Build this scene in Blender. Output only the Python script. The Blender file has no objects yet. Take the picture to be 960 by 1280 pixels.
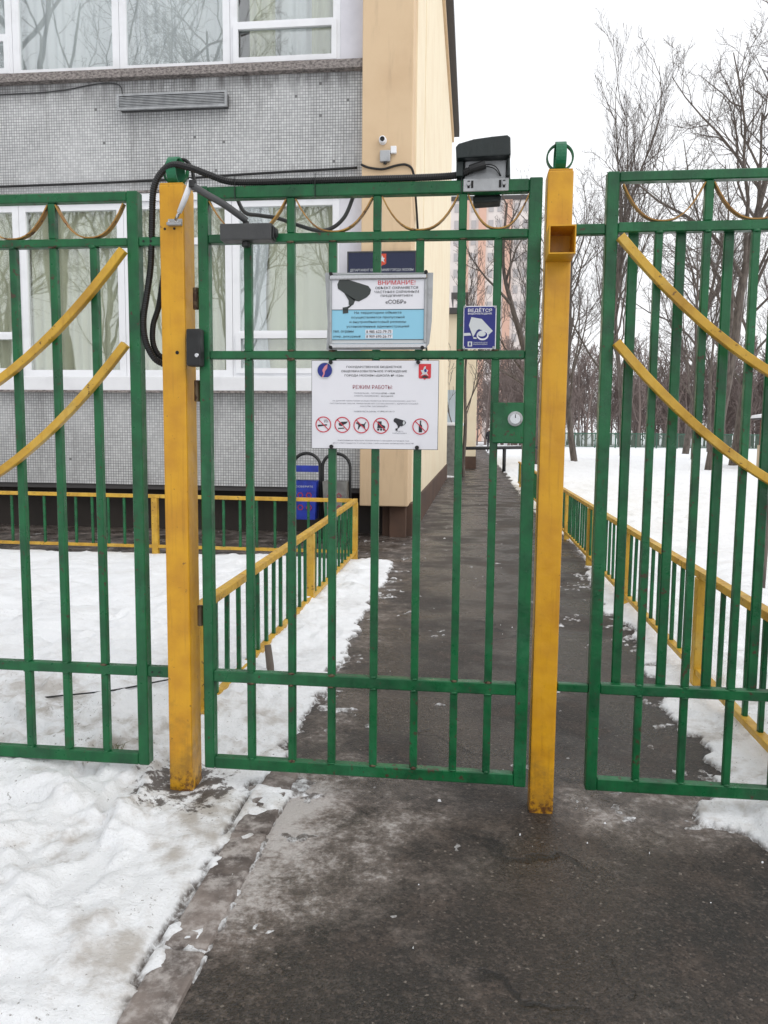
import bpy, bmesh, math, random
import numpy as np
from mathutils import Vector, Matrix

# ------------------------------------------------------------------ camera, sky, sun, exposure
sc = bpy.context.scene
COL = sc.collection
YAW, TILT, ROLL = 0.1122, 0.0998, 0.0098
CAM = Vector((0.8917, -2.5119, 1.244))
fw = Vector((-math.sin(YAW) * math.cos(TILT), math.cos(YAW) * math.cos(TILT), -math.sin(TILT)))
rt = Vector((math.cos(YAW), math.sin(YAW), 0)); up = rt.cross(fw)
r2 = math.cos(ROLL) * rt + math.sin(ROLL) * up
u2 = -math.sin(ROLL) * rt + math.cos(ROLL) * up
cd = bpy.data.cameras.new('camera'); cam = bpy.data.objects.new('camera', cd); COL.objects.link(cam)
cd.sensor_fit = 'HORIZONTAL'; cd.sensor_width = 36.0; cd.lens = 36.0 * 974.94 / 960.0
cd.clip_start = 0.05; cd.clip_end = 2000
m3 = Matrix((r2, u2, -fw)).transposed()
cam.matrix_world = Matrix.Translation(CAM) @ m3.to_4x4()
sc.camera = cam

SUN_EL, SUN_AZ = math.radians(42), math.radians(125)      # azimuth from +Y towards +X
w = bpy.data.worlds.new('World'); sc.world = w; w.use_nodes = True
nt = w.node_tree; nt.nodes.clear()
sky = nt.nodes.new('ShaderNodeTexSky'); sky.sky_type = 'NISHITA'; sky.sun_disc = False
sky.sun_elevation = SUN_EL; sky.sun_rotation = SUN_AZ; sky.dust_density = 4.0; sky.air_density = 1.0
mx = nt.nodes.new('ShaderNodeMix'); mx.data_type = 'RGBA'; mx.inputs[0].default_value = 0.94
nt.links.new(sky.outputs[0], mx.inputs[6]); mx.inputs[7].default_value = (10.0, 10.1, 10.3, 1)
bg = nt.nodes.new('ShaderNodeBackground'); bg.inputs[1].default_value = 0.115
nt.links.new(mx.outputs[2], bg.inputs[0])
wo = nt.nodes.new('ShaderNodeOutputWorld'); nt.links.new(bg.outputs[0], wo.inputs[0])

sd = bpy.data.lights.new('sun', 'SUN'); sd.energy = 0.9; sd.angle = math.radians(35); sd.color = (1.0, 0.97, 0.93)
so = bpy.data.objects.new('sun', sd); COL.objects.link(so)
sdir = Vector((math.cos(SUN_EL) * math.sin(SUN_AZ), math.cos(SUN_EL) * math.cos(SUN_AZ), math.sin(SUN_EL)))
so.rotation_euler = sdir.to_track_quat('Z', 'Y').to_euler(); so.location = (6, -6, 20)
sc.view_settings.view_transform = 'Standard'; sc.view_settings.look = 'None'
sc.view_settings.exposure = 0.06; sc.view_settings.gamma = 1.0
sc.render.engine = 'CYCLES'
sc.cycles.use_denoising = True
sc.cycles.max_bounces = 8; sc.cycles.transparent_max_bounces = 12

# ------------------------------------------------------------------ materials
MATS = {}
def rgb(r, g, b):
    f = lambda c: (c / 255 / 12.92) if c / 255 <= 0.04045 else ((c / 255 + 0.055) / 1.055) ** 2.4
    return (f(r), f(g), f(b), 1)

class NB:
    """small node-tree builder"""
    def __init__(s, name):
        s.m = bpy.data.materials.new(name); s.m.use_nodes = True
        s.t = s.m.node_tree; s.t.nodes.clear()
        s.out = s.n('ShaderNodeOutputMaterial'); s.p = s.n('ShaderNodeBsdfPrincipled')
        s.l(s.p.outputs[0], s.out.inputs[0]); MATS[name] = s.m
    def n(s, k, **kw):
        o = s.t.nodes.new(k)
        for a, b in kw.items(): setattr(o, a, b)
        return o
    def l(s, a, b): s.t.links.new(a, b)
    def pos(s, scale=(1, 1, 1)):
        g = s.n('ShaderNodeNewGeometry'); mp = s.n('ShaderNodeVectorMath', operation='MULTIPLY')
        s.l(g.outputs['Position'], mp.inputs[0]); mp.inputs[1].default_value = scale
        return mp.outputs[0]
    def noise(s, scale, detail=4, rough=.55, vec=None):
        o = s.n('ShaderNodeTexNoise'); o.inputs['Scale'].default_value = scale
        o.inputs['Detail'].default_value = detail; o.inputs['Roughness'].default_value = rough
        s.l(vec if vec is not None else s.pos(), o.inputs['Vector']); return o.outputs['Fac']
    def ramp(s, fac, a, b, lo=0.0, hi=1.0):
        o = s.n('ShaderNodeMapRange'); o.interpolation_type = 'SMOOTHSTEP'
        o.inputs[1].default_value = a; o.inputs[2].default_value = b
        o.inputs[3].default_value = lo; o.inputs[4].default_value = hi
        s.l(fac, o.inputs[0]); return o.outputs[0]
    def math(s, op, a, b):
        o = s.n('ShaderNodeMath', operation=op)
        for i, v in enumerate((a, b)):
            if isinstance(v, (int, float)): o.inputs[i].default_value = v
            else: s.l(v, o.inputs[i])
        return o.outputs[0]
    def mix(s, fac, a, b):
        o = s.n('ShaderNodeMix', data_type='RGBA')
        if isinstance(fac, (int, float)): o.inputs[0].default_value = fac
        else: s.l(fac, o.inputs[0])
        for i, v in ((6, a), (7, b)):
            if isinstance(v, tuple): o.inputs[i].default_value = v
            else: s.l(v, o.inputs[i])
        return o.outputs[2]
    def col(s, c):
        if isinstance(c, tuple): s.p.inputs['Base Color'].default_value = c
        else: s.l(c, s.p.inputs['Base Color'])
        return s
    def rough(s, r):
        if isinstance(r, (int, float)): s.p.inputs['Roughness'].default_value = r
        else: s.l(r, s.p.inputs['Roughness'])
        return s
    def bump(s, h, strength=.3, dist=.01):
        b = s.n('ShaderNodeBump'); b.inputs['Strength'].default_value = strength; b.inputs['Distance'].default_value = dist
        s.l(h, b.inputs['Height']); s.l(b.outputs[0], s.p.inputs['Normal']); return s

def paint(name, c, dark, chip, rough=.42, chip_amt=.64, streak=True, fade=None):
    n = NB(name)
    a = n.ramp(n.noise(9, 5), .35, .72)
    base = n.mix(a, c, dark)
    if fade: base = n.mix(n.ramp(n.noise(3.1, 6, .65), .52, .72, 0, .6), base, fade)
    if streak:
        st = n.ramp(n.noise(6, 4, .6, n.pos((9, 9, .8))), .5, .78, 0, .55)
        base = n.mix(st, base, dark)
        gr_ = n.ramp(n.noise(11, 6, .7), .58, .74, 0, .45)
        base = n.mix(gr_, base, chip)
    ch = n.ramp(n.math('ADD', n.noise(44, 6, .6), n.math('MULTIPLY', n.math('SUBTRACT', n.noise(2.3, 3), .5), .3)), chip_amt, chip_amt + .04)
    n.col(n.mix(ch, base, chip)).rough(n.ramp(n.noise(22, 3), .3, .7, rough - .1, rough + .16))
    n.bump(n.math('ADD', n.noise(60, 3), n.math('MULTIPLY', n.noise(14, 3, .6, n.pos((5, 5, 1))), .8)), .28, .004)
    return n
paint('green_paint', rgb(10, 96, 52), rgb(7, 68, 38), rgb(64, 50, 34), .36, .63, True, rgb(40, 116, 76))
paint('green_paint_light', rgb(16, 112, 74), rgb(12, 90, 58), rgb(70, 60, 44), .4, .7)
# posts: ochre paint, rust gathers at the foot
n = NB('yellow_paint')
base = n.mix(n.ramp(n.noise(8, 5), .35, .7), rgb(212, 157, 26), rgb(192, 136, 24))
base = n.mix(n.ramp(n.noise(5, 4, .6, n.pos((14, 14, .7))), .52, .8, 0, .6), base, rgb(158, 110, 26))
g = n.n('ShaderNodeNewGeometry'); sp = n.n('ShaderNodeSeparateXYZ'); n.l(g.outputs['Position'], sp.inputs[0])
base = n.mix(n.ramp(n.math('ADD', n.ramp(sp.outputs[2], .0, .45, .3, 0), n.noise(13, 6, .7)), .6, .95, 0, .7), base, rgb(122, 92, 40))
base = n.mix(n.ramp(n.noise(48, 5, .65), .66, .70, 0, .8), base, rgb(110, 76, 34))
low = n.math('ADD', n.ramp(sp.outputs[2], .0, .16, .26, 0), n.noise(34, 6, .7))
base = n.mix(n.ramp(low, .68, .84), base, rgb(92, 58, 30))
n.col(base).rough(n.ramp(n.noise(18, 3), .3, .7, .3, .5)).bump(n.noise(30, 4), .25, .005)
paint('yellow_rail', rgb(204, 162, 54), rgb(176, 134, 44), rgb(108, 80, 40), .45, .64, True, rgb(212, 186, 104))
paint('ochre_strip', rgb(176, 134, 62), rgb(140, 98, 44), rgb(92, 62, 34), .5, .6)
paint('rusty_metal', rgb(96, 84, 62), rgb(72, 52, 36), rgb(58, 36, 24), .6, .5)
paint('black_plastic', rgb(26, 27, 28), rgb(34, 35, 36), rgb(60, 60, 60), .5, .75, False)
paint('dark_green_metal', rgb(24, 36, 36), rgb(20, 29, 29), rgb(60, 66, 64), .38, .76, False)
paint('grey_metal', rgb(70, 71, 72), rgb(58, 59, 60), rgb(110, 110, 110), .42, .7, False)
paint('galvanised', rgb(176, 178, 180), rgb(150, 152, 154), rgb(120, 118, 112), .38, .68)
MATS['galvanised'].node_tree.nodes['Principled BSDF'].inputs['Metallic'].default_value = .35
n = NB('chrome'); n.col(rgb(196, 197, 200)).rough(.22); n.p.inputs['Metallic'].default_value = .9
n = NB('dark_hole'); n.col((.012, .012, .012, 1)).rough(.8)
n = NB('cable_rubber'); n.col(rgb(24, 24, 25)).rough(.55)
n = NB('white_plastic'); n.col(n.mix(n.ramp(n.noise(4, 4), .45, .75, 0, .35), rgb(232, 233, 236), rgb(205, 206, 208))).rough(.38)
n = NB('sill_metal')
n.col(n.mix(n.ramp(n.noise(5, 6, .7, n.pos((5, 5, 9))), .38, .66), rgb(150, 142, 138), rgb(74, 68, 66))).rough(.6)
n = NB('lilac_panel'); n.col(n.mix(n.ramp(n.noise(3, 4), .4, .75, 0, .5), rgb(214, 213, 220), rgb(190, 190, 198))).rough(.5)
n = NB('print_white'); n.col(n.mix(n.ramp(n.noise(7, 4), .4, .8, 0, .4), rgb(226, 226, 232), rgb(206, 207, 214))).rough(.32)
for nm, c in (('print_red', (198, 38, 62)), ('print_black', (34, 34, 40)), ('print_grey', (104, 104, 116)), ('print_blue', (24, 40, 128)),
              ('print_crimson', (206, 44, 54)), ('print_darkred', (150, 40, 66)), ('print_skyblue', (140, 198, 222)), ('print_lightgrey', (200, 204, 206)),
              ('print_pink', (206, 130, 140)), ('sign_navy', (22, 30, 116)), ('plaque_navy', (20, 30, 62)), ('print_camera', (52, 58, 56)), ('print_orange', (196, 70, 44))):
    n = NB(nm); n.col(rgb(*c)).rough(.35)

# building mosaic
n = NB('mosaic')
g = n.n('ShaderNodeNewGeometry'); sp = n.n('ShaderNodeSeparateXYZ'); n.l(g.outputs['Position'], sp.inputs[0])
cb = n.n('ShaderNodeCombineXYZ'); n.l(sp.outputs[0], cb.inputs[0]); n.l(sp.outputs[2], cb.inputs[1])
wv = n.n('ShaderNodeTexNoise'); wv.inputs['Scale'].default_value = .9; n.l(cb.outputs[0], wv.inputs['Vector'])
wm = n.n('ShaderNodeMix', data_type='VECTOR'); 
off = n.n('ShaderNodeVectorMath', operation='MULTIPLY_ADD'); n.l(wv.outputs['Color'], off.inputs[0])
off.inputs[1].default_value = (.012, .012, 0); n.l(cb.outputs[0], off.inputs[2])
br = n.n('ShaderNodeTexBrick'); br.offset = 0; br.squash = 1
br.inputs['Scale'].default_value = 1; br.inputs['Brick Width'].default_value = .0325; br.inputs['Row Height'].default_value = .0325
br.inputs['Mortar Size'].default_value = .003; br.inputs['Mortar Smooth'].default_value = .3; br.inputs['Bias'].default_value = 0
br.inputs['Color1'].default_value = rgb(206, 207, 207); br.inputs['Color2'].default_value = rgb(184, 185, 186)
br.inputs['Mortar'].default_value = rgb(82, 82, 86)
n.l(off.outputs[0], br.inputs['Vector'])
mort = n.mix(n.ramp(n.noise(.9, 4, .6), .35, .62), rgb(152, 152, 153), rgb(78, 78, 79))
n.l(mort, br.inputs['Mortar'])
sn = n.n('ShaderNodeVectorMath', operation='SNAP'); n.l(off.outputs[0], sn.inputs[0]); sn.inputs[1].default_value = (.0325, .0325, 1)
wn = n.n('ShaderNodeTexWhiteNoise'); n.l(sn.outputs[0], wn.inputs['Vector'])
c = n.mix(n.ramp(wn.outputs['Value'],  .9984, .9986), br.outputs['Color'], rgb(112, 112, 112))
patch = n.ramp(n.noise(2.6, 5, .62), .63, .70, 0, .8)
low = n.ramp(sp.outputs[2], 1.7, 1.9, 1, 0)
c = n.mix(n.math('MULTIPLY', patch, low), c, rgb(186, 187, 189))
c = n.mix(n.ramp(n.noise(1.1, 5, .6), .42, .8, 0, .38), c, rgb(112, 112, 112))
c = n.mix(n.ramp(n.noise(2.4, 6, .65, n.pos((2.2, 1, .22))), .5, .74, 0, .42), c, rgb(96, 94, 92))
c = n.mix(n.math('MULTIPLY', n.ramp(sp.outputs[2], 5.1, 5.45, 0, .75), n.ramp(n.noise(7, 5, .6, n.pos((1.4, 1, .3))), .35, .7)), c, rgb(84, 82, 80))
n.col(c).rough(.45).bump(br.outputs['Fac'], -.7, .006)

def plaster(name, c, d, stain, z0, z1):
    n = NB(name)
    base = n.mix(n.ramp(n.noise(1.3, 5, .6), .38, .75), c, d)
    st = n.ramp(n.noise(3, 5, .6, n.pos((3, 3, .35))), .55, .8, 0, .45)
    base = n.mix(st, base, stain)
    g = n.n('ShaderNodeNewGeometry'); sp = n.n('ShaderNodeSeparateXYZ'); n.l(g.outputs['Position'], sp.inputs[0])
    dirt = n.math('ADD', n.ramp(sp.outputs[2], z0, z1, .5, 0), n.math('MULTIPLY', n.noise(5, 6, .65), .7))
    base = n.mix(n.ramp(dirt, .5, .75, 0, .85), base, stain)
    n.col(base).rough(.85).bump(n.noise(90, 4), .2, .004)
plaster('beige_plaster', rgb(212, 186, 152), rgb(202, 174, 140), rgb(164, 140, 116), -.2, .5)
plaster('beige_side_lit', rgb(232, 219, 192), rgb(226, 209, 180), rgb(198, 178, 154), -.2, .6)  # beige set paler than the pier, painting in the light the side faces
plaster('plinth', rgb(92, 70, 58), rgb(66, 52, 46), rgb(46, 38, 34), -.4, .2)
plaster('basement', rgb(52, 46, 42), rgb(40, 36, 34), rgb(28, 26, 24), -.4, .2)
n = NB('roof_edge'); n.col(rgb(72, 70, 70)).rough(.7)
n = NB('interior'); n.col(rgb(176, 172, 160)).rough(.9)
n = NB('curtain_green')
n.col(n.mix(n.noise(2, 3), rgb(212, 212, 190), rgb(194, 194, 172))).rough(.9)
n.p.inputs['Transmission Weight'].default_value = 0
n = NB('curtain_sheer'); n.col(rgb(226, 228, 232)).rough(.9)
# window glass: clear with a mirror share
def glass(name, base, tint):
    n = NB(name); n.t.nodes.remove(n.p)
    lw = n.n('ShaderNodeLayerWeight'); lw.inputs[0].default_value = .5
    fac = n.math('ADD', n.math('MULTIPLY', n.math('POWER', lw.outputs['Facing'], 5.0), .8), base)
    gl = n.n('ShaderNodeBsdfGlossy'); gl.inputs['Roughness'].default_value = .012; gl.inputs['Color'].default_value = (.95, .96, .97, 1)
    bp = n.n('ShaderNodeBump'); bp.inputs['Strength'].default_value = .06; bp.inputs['Distance'].default_value = .02
    n.l(n.noise(1.4, 2), bp.inputs['Height']); n.l(bp.outputs[0], gl.inputs['Normal'])
    tr = n.n('ShaderNodeBsdfTransparent'); tr.inputs[0].default_value = tint
    ms = n.n('ShaderNodeMixShader'); n.l(fac, ms.inputs[0]); n.l(tr.outputs[0], ms.inputs[1]); n.l(gl.outputs[0], ms.inputs[2])
    n.l(ms.outputs[0], n.out.inputs[0])
glass('window_glass', .165, (.93, .95, .94, 1))

# ground
n = NB('snow')
dirt = n.ramp(n.math('ADD', n.math('MULTIPLY', n.noise(2.2, 6, .65), .7), n.math('MULTIPLY', n.noise(17, 5, .6), .3)), .47, .64, 0, .75)
g = n.n('ShaderNodeNewGeometry'); sp = n.n('ShaderNodeSeparateXYZ'); n.l(g.outputs['Position'], sp.inputs[0])
near = n.math('MULTIPLY', n.ramp(sp.outputs[1], .5, 1.6, 1, .22), n.ramp(sp.outputs[1], 6, 9, 1, .3))
thin = n.ramp(sp.outputs[2], .0, .016, .95, 0)
soil = n.n('ShaderNodeVectorMath', operation='DISTANCE'); n.l(g.outputs['Position'], soil.inputs[0]); soil.inputs[1].default_value = (-.09, .0, .03)
soil = n.math('ADD', n.ramp(soil.outputs['Value'], .06, .34, .32, 0), n.noise(21, 6, .7))
speck = n.ramp(n.math('ADD', n.noise(64, 5, .68), n.math('MULTIPLY', n.math('SUBTRACT', n.noise(3, 4), .5), .35)), .63, .70, 0, .75)
c = n.mix(n.math('MULTIPLY', dirt, near), rgb(240, 242, 245), rgb(164, 154, 142))
c = n.mix(n.math('MULTIPLY', speck, near), c, rgb(96, 86, 76))
c = n.mix(n.math('MULTIPLY', thin, n.ramp(n.noise(34, 6, .7), .3, .6)), c, rgb(92, 84, 78))
c = n.mix(n.ramp(soil, .72, .82, 0, .9), c, rgb(66, 56, 48))
c = n.mix(n.math('MULTIPLY', n.ramp(n.noise(140, 4, .7), .55, .75, 0, .3), near), c, rgb(150, 146, 142))
n.col(c).rough(.7)
h = n.math('ADD', n.math('MULTIPLY', n.noise(14, 7, .68), .8), n.math('MULTIPLY', n.noise(95, 5, .7), .55))
n.bump(h, .7, .022)
n = NB('far_snow'); n.col(n.mix(n.ramp(n.noise(.25, 5, .6), .5, .7, 0, .25), rgb(238, 240, 244), rgb(214, 216, 220))).rough(.8)
n = NB('asphalt')
g1 = n.noise(240, 2, .6); g2 = n.noise(70, 4, .65)
base = n.mix(n.ramp(n.noise(1.1, 5, .6), .35, .7), rgb(34, 31, 29), rgb(58, 51, 46))
base = n.mix(n.ramp(n.noise(3.4, 7, .72), .48, .74, 0, .65), base, rgb(88, 75, 66))
vo = n.n('ShaderNodeTexVoronoi'); vo.inputs['Scale'].default_value = 150; n.l(n.pos(), vo.inputs['Vector'])
vs_ = n.n('ShaderNodeSeparateColor'); n.l(vo.outputs['Color'], vs_.inputs[0])
base = n.mix(n.ramp(vs_.outputs[0], .55, 1.0, 0, .42), base, rgb(98, 87, 80))
base = n.mix(n.ramp(vs_.outputs[1], .6, 1.0, 0, .7), base, rgb(26, 23, 22))
base = n.mix(n.ramp(vs_.outputs[2], .99, .995, 0, .6), base, rgb(136, 127, 118))
base = n.mix(n.ramp(n.noise(28, 5, .7), .62, .74, 0, .6), base, rgb(30, 27, 25))
ck = n.n('ShaderNodeTexVoronoi', feature='DISTANCE_TO_EDGE'); ck.inputs['Scale'].default_value = 1.05
wp = n.n('ShaderNodeTexNoise'); wp.inputs['Scale'].default_value = 4; wp.inputs['Detail'].default_value = 6; n.l(n.pos(), wp.inputs['Vector'])
wq = n.n('ShaderNodeVectorMath', operation='MULTIPLY_ADD'); n.l(wp.outputs['Color'], wq.inputs[0]); wq.inputs[1].default_value = (.5, .5, 0); n.l(n.pos(), wq.inputs[2]); n.l(wq.outputs[0], ck.inputs['Vector'])
crack = n.math('MULTIPLY', n.ramp(ck.outputs['Distance'], .004, .014, 1, 0), n.ramp(n.noise(1.3, 3), .5, .6))
base = n.mix(n.math('MULTIPLY', crack, .8), base, rgb(20, 18, 17))
# dried salt and frozen slush, thickest round the gateway
g = n.n('ShaderNodeNewGeometry'); sp = n.n('ShaderNodeSeparateXYZ'); n.l(g.outputs['Position'], sp.inputs[0])
gate = n.math('MULTIPLY', n.ramp(sp.outputs[1], -1.15, -.25, 0, 1), n.ramp(sp.outputs[1], .05, .5, 1, .15))
left = n.math('ADD', n.ramp(sp.outputs[0], .5, 1.2, .26, .02), n.math('MULTIPLY', n.ramp(sp.outputs[0], 1.05, 1.35, 0, .26), n.ramp(sp.outputs[1], -.25, -.02)))
fr = n.math('ADD', n.math('MULTIPLY', n.math('ADD', left, .06), gate), n.noise(4.2, 7, .68))
edge = n.ramp(sp.outputs[0], .3, .6, .2, 0)
fr = n.math('ADD', fr, edge)
fr = n.math('ADD', fr, n.math('MULTIPLY', n.math('SUBTRACT', n.noise(38, 6, .7), .5), .55))
frost = n.ramp(fr, .60, 1.08, 0, .66)
base = n.mix(frost, base, rgb(150, 138, 130))
white = n.math('ADD', fr, n.math('MULTIPLY', n.noise(60, 5, .6), .4))
base = n.mix(n.ramp(white, 1.0, 1.32, 0, .7), base, rgb(196, 192, 190))
n.col(base).rough(n.ramp(n.noise(1.7, 4), .4, .62, .24, .7))
n.bump(n.math('SUBTRACT', n.math('ADD', n.math('MULTIPLY', vo.outputs['Distance'], -.6), g2), crack), .6, .006)
n = NB('kerb_concrete')
base = n.mix(n.ramp(n.noise(6, 6, .65), .4, .66), rgb(128, 118, 112), rgb(84, 76, 72))
base = n.mix(n.ramp(n.noise(5, 5, .6), .45, .7, 0, .7), base, rgb(62, 54, 50))
base = n.mix(n.ramp(n.noise(16, 7, .74), .42, .66, 0, .8), base, rgb(176, 170, 166))
n.col(base).rough(.8).bump(n.noise(40, 5), .5, .008)
n = NB('bark')
n.col(n.mix(n.ramp(n.noise(6, 5, .6, n.pos((2, 2, .5))), .35, .7), rgb(106, 97, 90), rgb(72, 65, 60))).rough(.9).bump(n.noise(14, 5, .6, n.pos((2, 2, .4))), .6, .03)
n = NB('twig'); n.col(rgb(90, 82, 77)).rough(.9)
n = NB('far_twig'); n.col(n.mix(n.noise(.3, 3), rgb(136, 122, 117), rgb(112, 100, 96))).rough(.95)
n = NB('dry_grass'); n.col(n.mix(n.noise(30, 2), rgb(118, 116, 70), rgb(86, 84, 50))).rough(.9)
n = NB('bin_blue'); n.col(n.mix(n.ramp(n.noise(10, 4), .4, .7), rgb(34, 58, 168), rgb(26, 44, 140))).rough(.45)
n = NB('bin_grey'); n.col(n.mix(n.ramp(n.noise(10, 4), .4, .7), rgb(128, 128, 124), rgb(108, 106, 104))).rough(.55)
n = NB('apartment_white'); n.col(n.mix(n.noise(.2, 3), rgb(228, 219, 214), rgb(212, 204, 200))).rough(.9)  # block colours, windows too, kept pale to stand in for distance haze
n = NB('apartment_orange'); n.col(rgb(212, 174, 156)).rough(.9)
n = NB('apartment_glass_hazed'); n.col(rgb(176, 172, 172)).rough(.3)
n = NB('pale_blue_panel'); n.col(rgb(196, 208, 216)).rough(.6)
n = NB('shed_brown'); n.col(n.mix(n.noise(3, 3), rgb(146, 96, 76), rgb(126, 80, 62))).rough(.8)
n = NB('shed_beige'); n.col(rgb(196, 178, 152)).rough(.85)
n = NB('fence_green_far'); n.col(rgb(60, 96, 80)).rough(.6)
n = NB('coat_dark'); n.col(rgb(36, 36, 42)).rough(.9)
n = NB('hat_white'); n.col(rgb(216, 212, 208)).rough(.9)
n = NB('skin_tone'); n.col(rgb(206, 164, 144)).rough(.6)

# ------------------------------------------------------------------ object helpers
def tag(o, label=None, cat=None, group=None, kind=None):
    if label: o['label'] = label
    if cat: o['category'] = cat
    if group: o['group'] = group
    if kind: o['kind'] = kind
    return o
def empty(name, loc, label, cat, group=None):
    o = bpy.data.objects.new(name, None); o.location = loc; o.empty_display_size = .1
    COL.objects.link(o); return tag(o, label, cat, group)
def put(name, me, loc, parent=None, rot=None):
    o = bpy.data.objects.new(name, me)
    off = Vector((0, 0, 0))
    p = parent
    while p is not None: off += p.location; p = p.parent
    o.parent = parent; o.location = Vector(loc) - off
    if rot is not None: o.rotation_euler = rot
    COL.objects.link(o); return o
CACHE = {}
def box_mesh(sx, sy, sz, mat, bev=.0):
    key = (round(sx, 4), round(sy, 4), round(sz, 4), mat, bev)
    if key in CACHE: return CACHE[key]
    bm = bmesh.new(); bmesh.ops.create_cube(bm, size=1)
    for v in bm.verts: v.co = Vector((v.co.x * sx, v.co.y * sy, v.co.z * sz))
    if bev: bmesh.ops.bevel(bm, geom=bm.edges[:], offset=min(bev, .45 * min(sx, sy, sz)), segments=2 if bev > .003 else 1, affect='EDGES', profile=.6)
    me = bpy.data.meshes.new('box'); bm.to_mesh(me); bm.free()
    me.materials.append(MATS[mat]); CACHE[key] = me; return me
def box(name, x0, x1, y0, y1, z0, z1, mat, parent=None, bev=0., rot=None):
    return put(name, box_mesh(abs(x1 - x0), abs(y1 - y0), abs(z1 - z0), mat, bev), ((x0 + x1) / 2, (y0 + y1) / 2, (z0 + z1) / 2), parent, rot)
def mesh_from(verts, faces, mat, smooth=False, name='mesh'):
    me = bpy.data.meshes.new(name); me.from_pydata([tuple(v) for v in verts], [], faces)
    if isinstance(mat, str): mat = [mat]
    for m in mat: me.materials.append(MATS[m])
    if smooth: me.shade_smooth()
    me.update(); return me
def tube_geo(pts, radii, k, V, F, cap=True):
    """append a swept tube to V/F"""
    pts = [Vector(p) for p in pts]; n = len(pts); base = len(V)
    if isinstance(radii, (int, float)): radii = [radii] * n
    ref = None
    for i, p in enumerate(pts):
        d = (pts[min(i + 1, n - 1)] - pts[max(i - 1, 0)])
        if d.length < 1e-9: d = Vector((0, 0, 1))
        d.normalize()
        if ref is None:
            ref = d.orthogonal().normalized()
        else:
            ref = (ref - d * ref.dot(d))
            ref = ref.normalized() if ref.length > 1e-6 else d.orthogonal().normalized()
        b = d.cross(ref)
        for j in range(k):
            a = 2 * math.pi * j / k
            V.append(p + (ref * math.cos(a) + b * math.sin(a)) * radii[i])
    for i in range(n - 1):
        for j in range(k):
            a, b_ = base + i * k + j, base + i * k + (j + 1) % k
            F.append((a, b_, b_ + k, a + k))
    if cap:
        F.append(tuple(base + j for j in reversed(range(k)))); F.append(tuple(base + (n - 1) * k + j for j in range(k)))
def tube(name, pts, r, k, mat, parent=None, smooth=True):
    V, F = [], []; o = Vector(pts[0])
    tube_geo([Vector(p) - o for p in pts], r, k, V, F)
    return put(name, mesh_from(V, F, mat, smooth), o, parent)
def spline(ctrl, n=8):
    P = [Vector(p) for p in ctrl]; out = []
    for i in range(len(P) - 1):
        p0, p1, p2, p3 = P[max(i - 1, 0)], P[i], P[i + 1], P[min(i + 2, len(P) - 1)]
        for k in range(n):
            t = k / n
            out.append(.5 * ((2 * p1) + (p2 - p0) * t + (2 * p0 - 5 * p1 + 4 * p2 - p3) * t * t + (3 * p1 - p0 - 3 * p2 + p3) * t ** 3))
    out.append(P[-1]); return out
def resample(pts, step):
    out = [pts[0]]; acc = 0
    for a, b in zip(pts, pts[1:]):
        L = (b - a).length; t = step - acc
        while t <= L and L > 0:
            out.append(a.lerp(b, t / L)); t += step
        acc = (acc + L) % step if L > 0 else acc
    return out
def conduit(name, ctrl, r, parent=None, mat='cable_rubber'):
    pts = resample(spline(ctrl, 14), .0035)
    return tube(name, pts, [r * (1.0 if (i // 1) % 2 else .84) for i in range(len(pts))], 8, mat, parent, False)
def cyl(name, c, axis, r, L, mat, parent=None, k=20, r2_=None, bev=True):
    a = Vector(axis).normalized(); c = Vector(c)
    e = min(.15 * r, L * .2) if bev else 0
    r2_ = r if r2_ is None else r2_
    if e: pts = [c - a * L / 2, c - a * (L / 2 - e), c + a * (L / 2 - e), c + a * L / 2]; rr = [r - e, r, r2_, r2_ - e]
    else: pts = [c - a * L / 2, c + a * L / 2]; rr = [r, r2_]
    return tube(name, pts, rr, k, mat, parent, False)
def prism(name, poly, y0, y1, mat, parent=None, bev=0.):
    """polygon in XZ pushed through Y"""
    cx = sum(p[0] for p in poly) / len(poly); cz = sum(p[1] for p in poly) / len(poly); cy = (y0 + y1) / 2
    bm = bmesh.new()
    vs = [bm.verts.new((p[0] - cx, y0 - cy, p[1] - cz)) for p in poly]
    f = bm.faces.new(vs)
    r = bmesh.ops.extrude_face_region(bm, geom=[f])
    for v in r['geom']:
        if isinstance(v, bmesh.types.BMVert): v.co.y = y1 - cy
    bmesh.ops.recalc_face_normals(bm, faces=bm.faces)
    if bev: bmesh.ops.bevel(bm, geom=bm.edges[:], offset=bev, segments=2, affect='EDGES', profile=.6)
    bmesh.ops.triangulate(bm, faces=[q for q in bm.faces if len(q.verts) > 4])
    me = bpy.data.meshes.new('prism'); bm.to_mesh(me); bm.free(); me.materials.append(MATS[mat])
    return put(name, me, (cx, cy, cz), parent)
def flat(name, poly, y, mat, parent):
    """a patch of print lying on a face that looks towards -Y"""
    return prism(name, poly, y, y + .0004, mat, parent)
def ring_poly(name, c, r, t, y, mat, parent, k=32):
    V, F = [], []
    for j in range(k):
        a = 2 * math.pi * j / k
        for q in (r, r - t): V.append((c[0] + q * math.cos(a), y, c[1] + q * math.sin(a)))
    for j in range(k):
        a, b = 2 * j, 2 * ((j + 1) % k); F.append((a, a + 1, b + 1, b))
    o = Vector((c[0], y, c[1]))
    return put(name, mesh_from([Vector(v) - o for v in V], F, mat), o, parent)
def disc(c, r, k=24): return [(c[0] + r * math.cos(2 * math.pi * j / k), c[1] + r * math.sin(2 * math.pi * j / k)) for j in range(k)]
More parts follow.
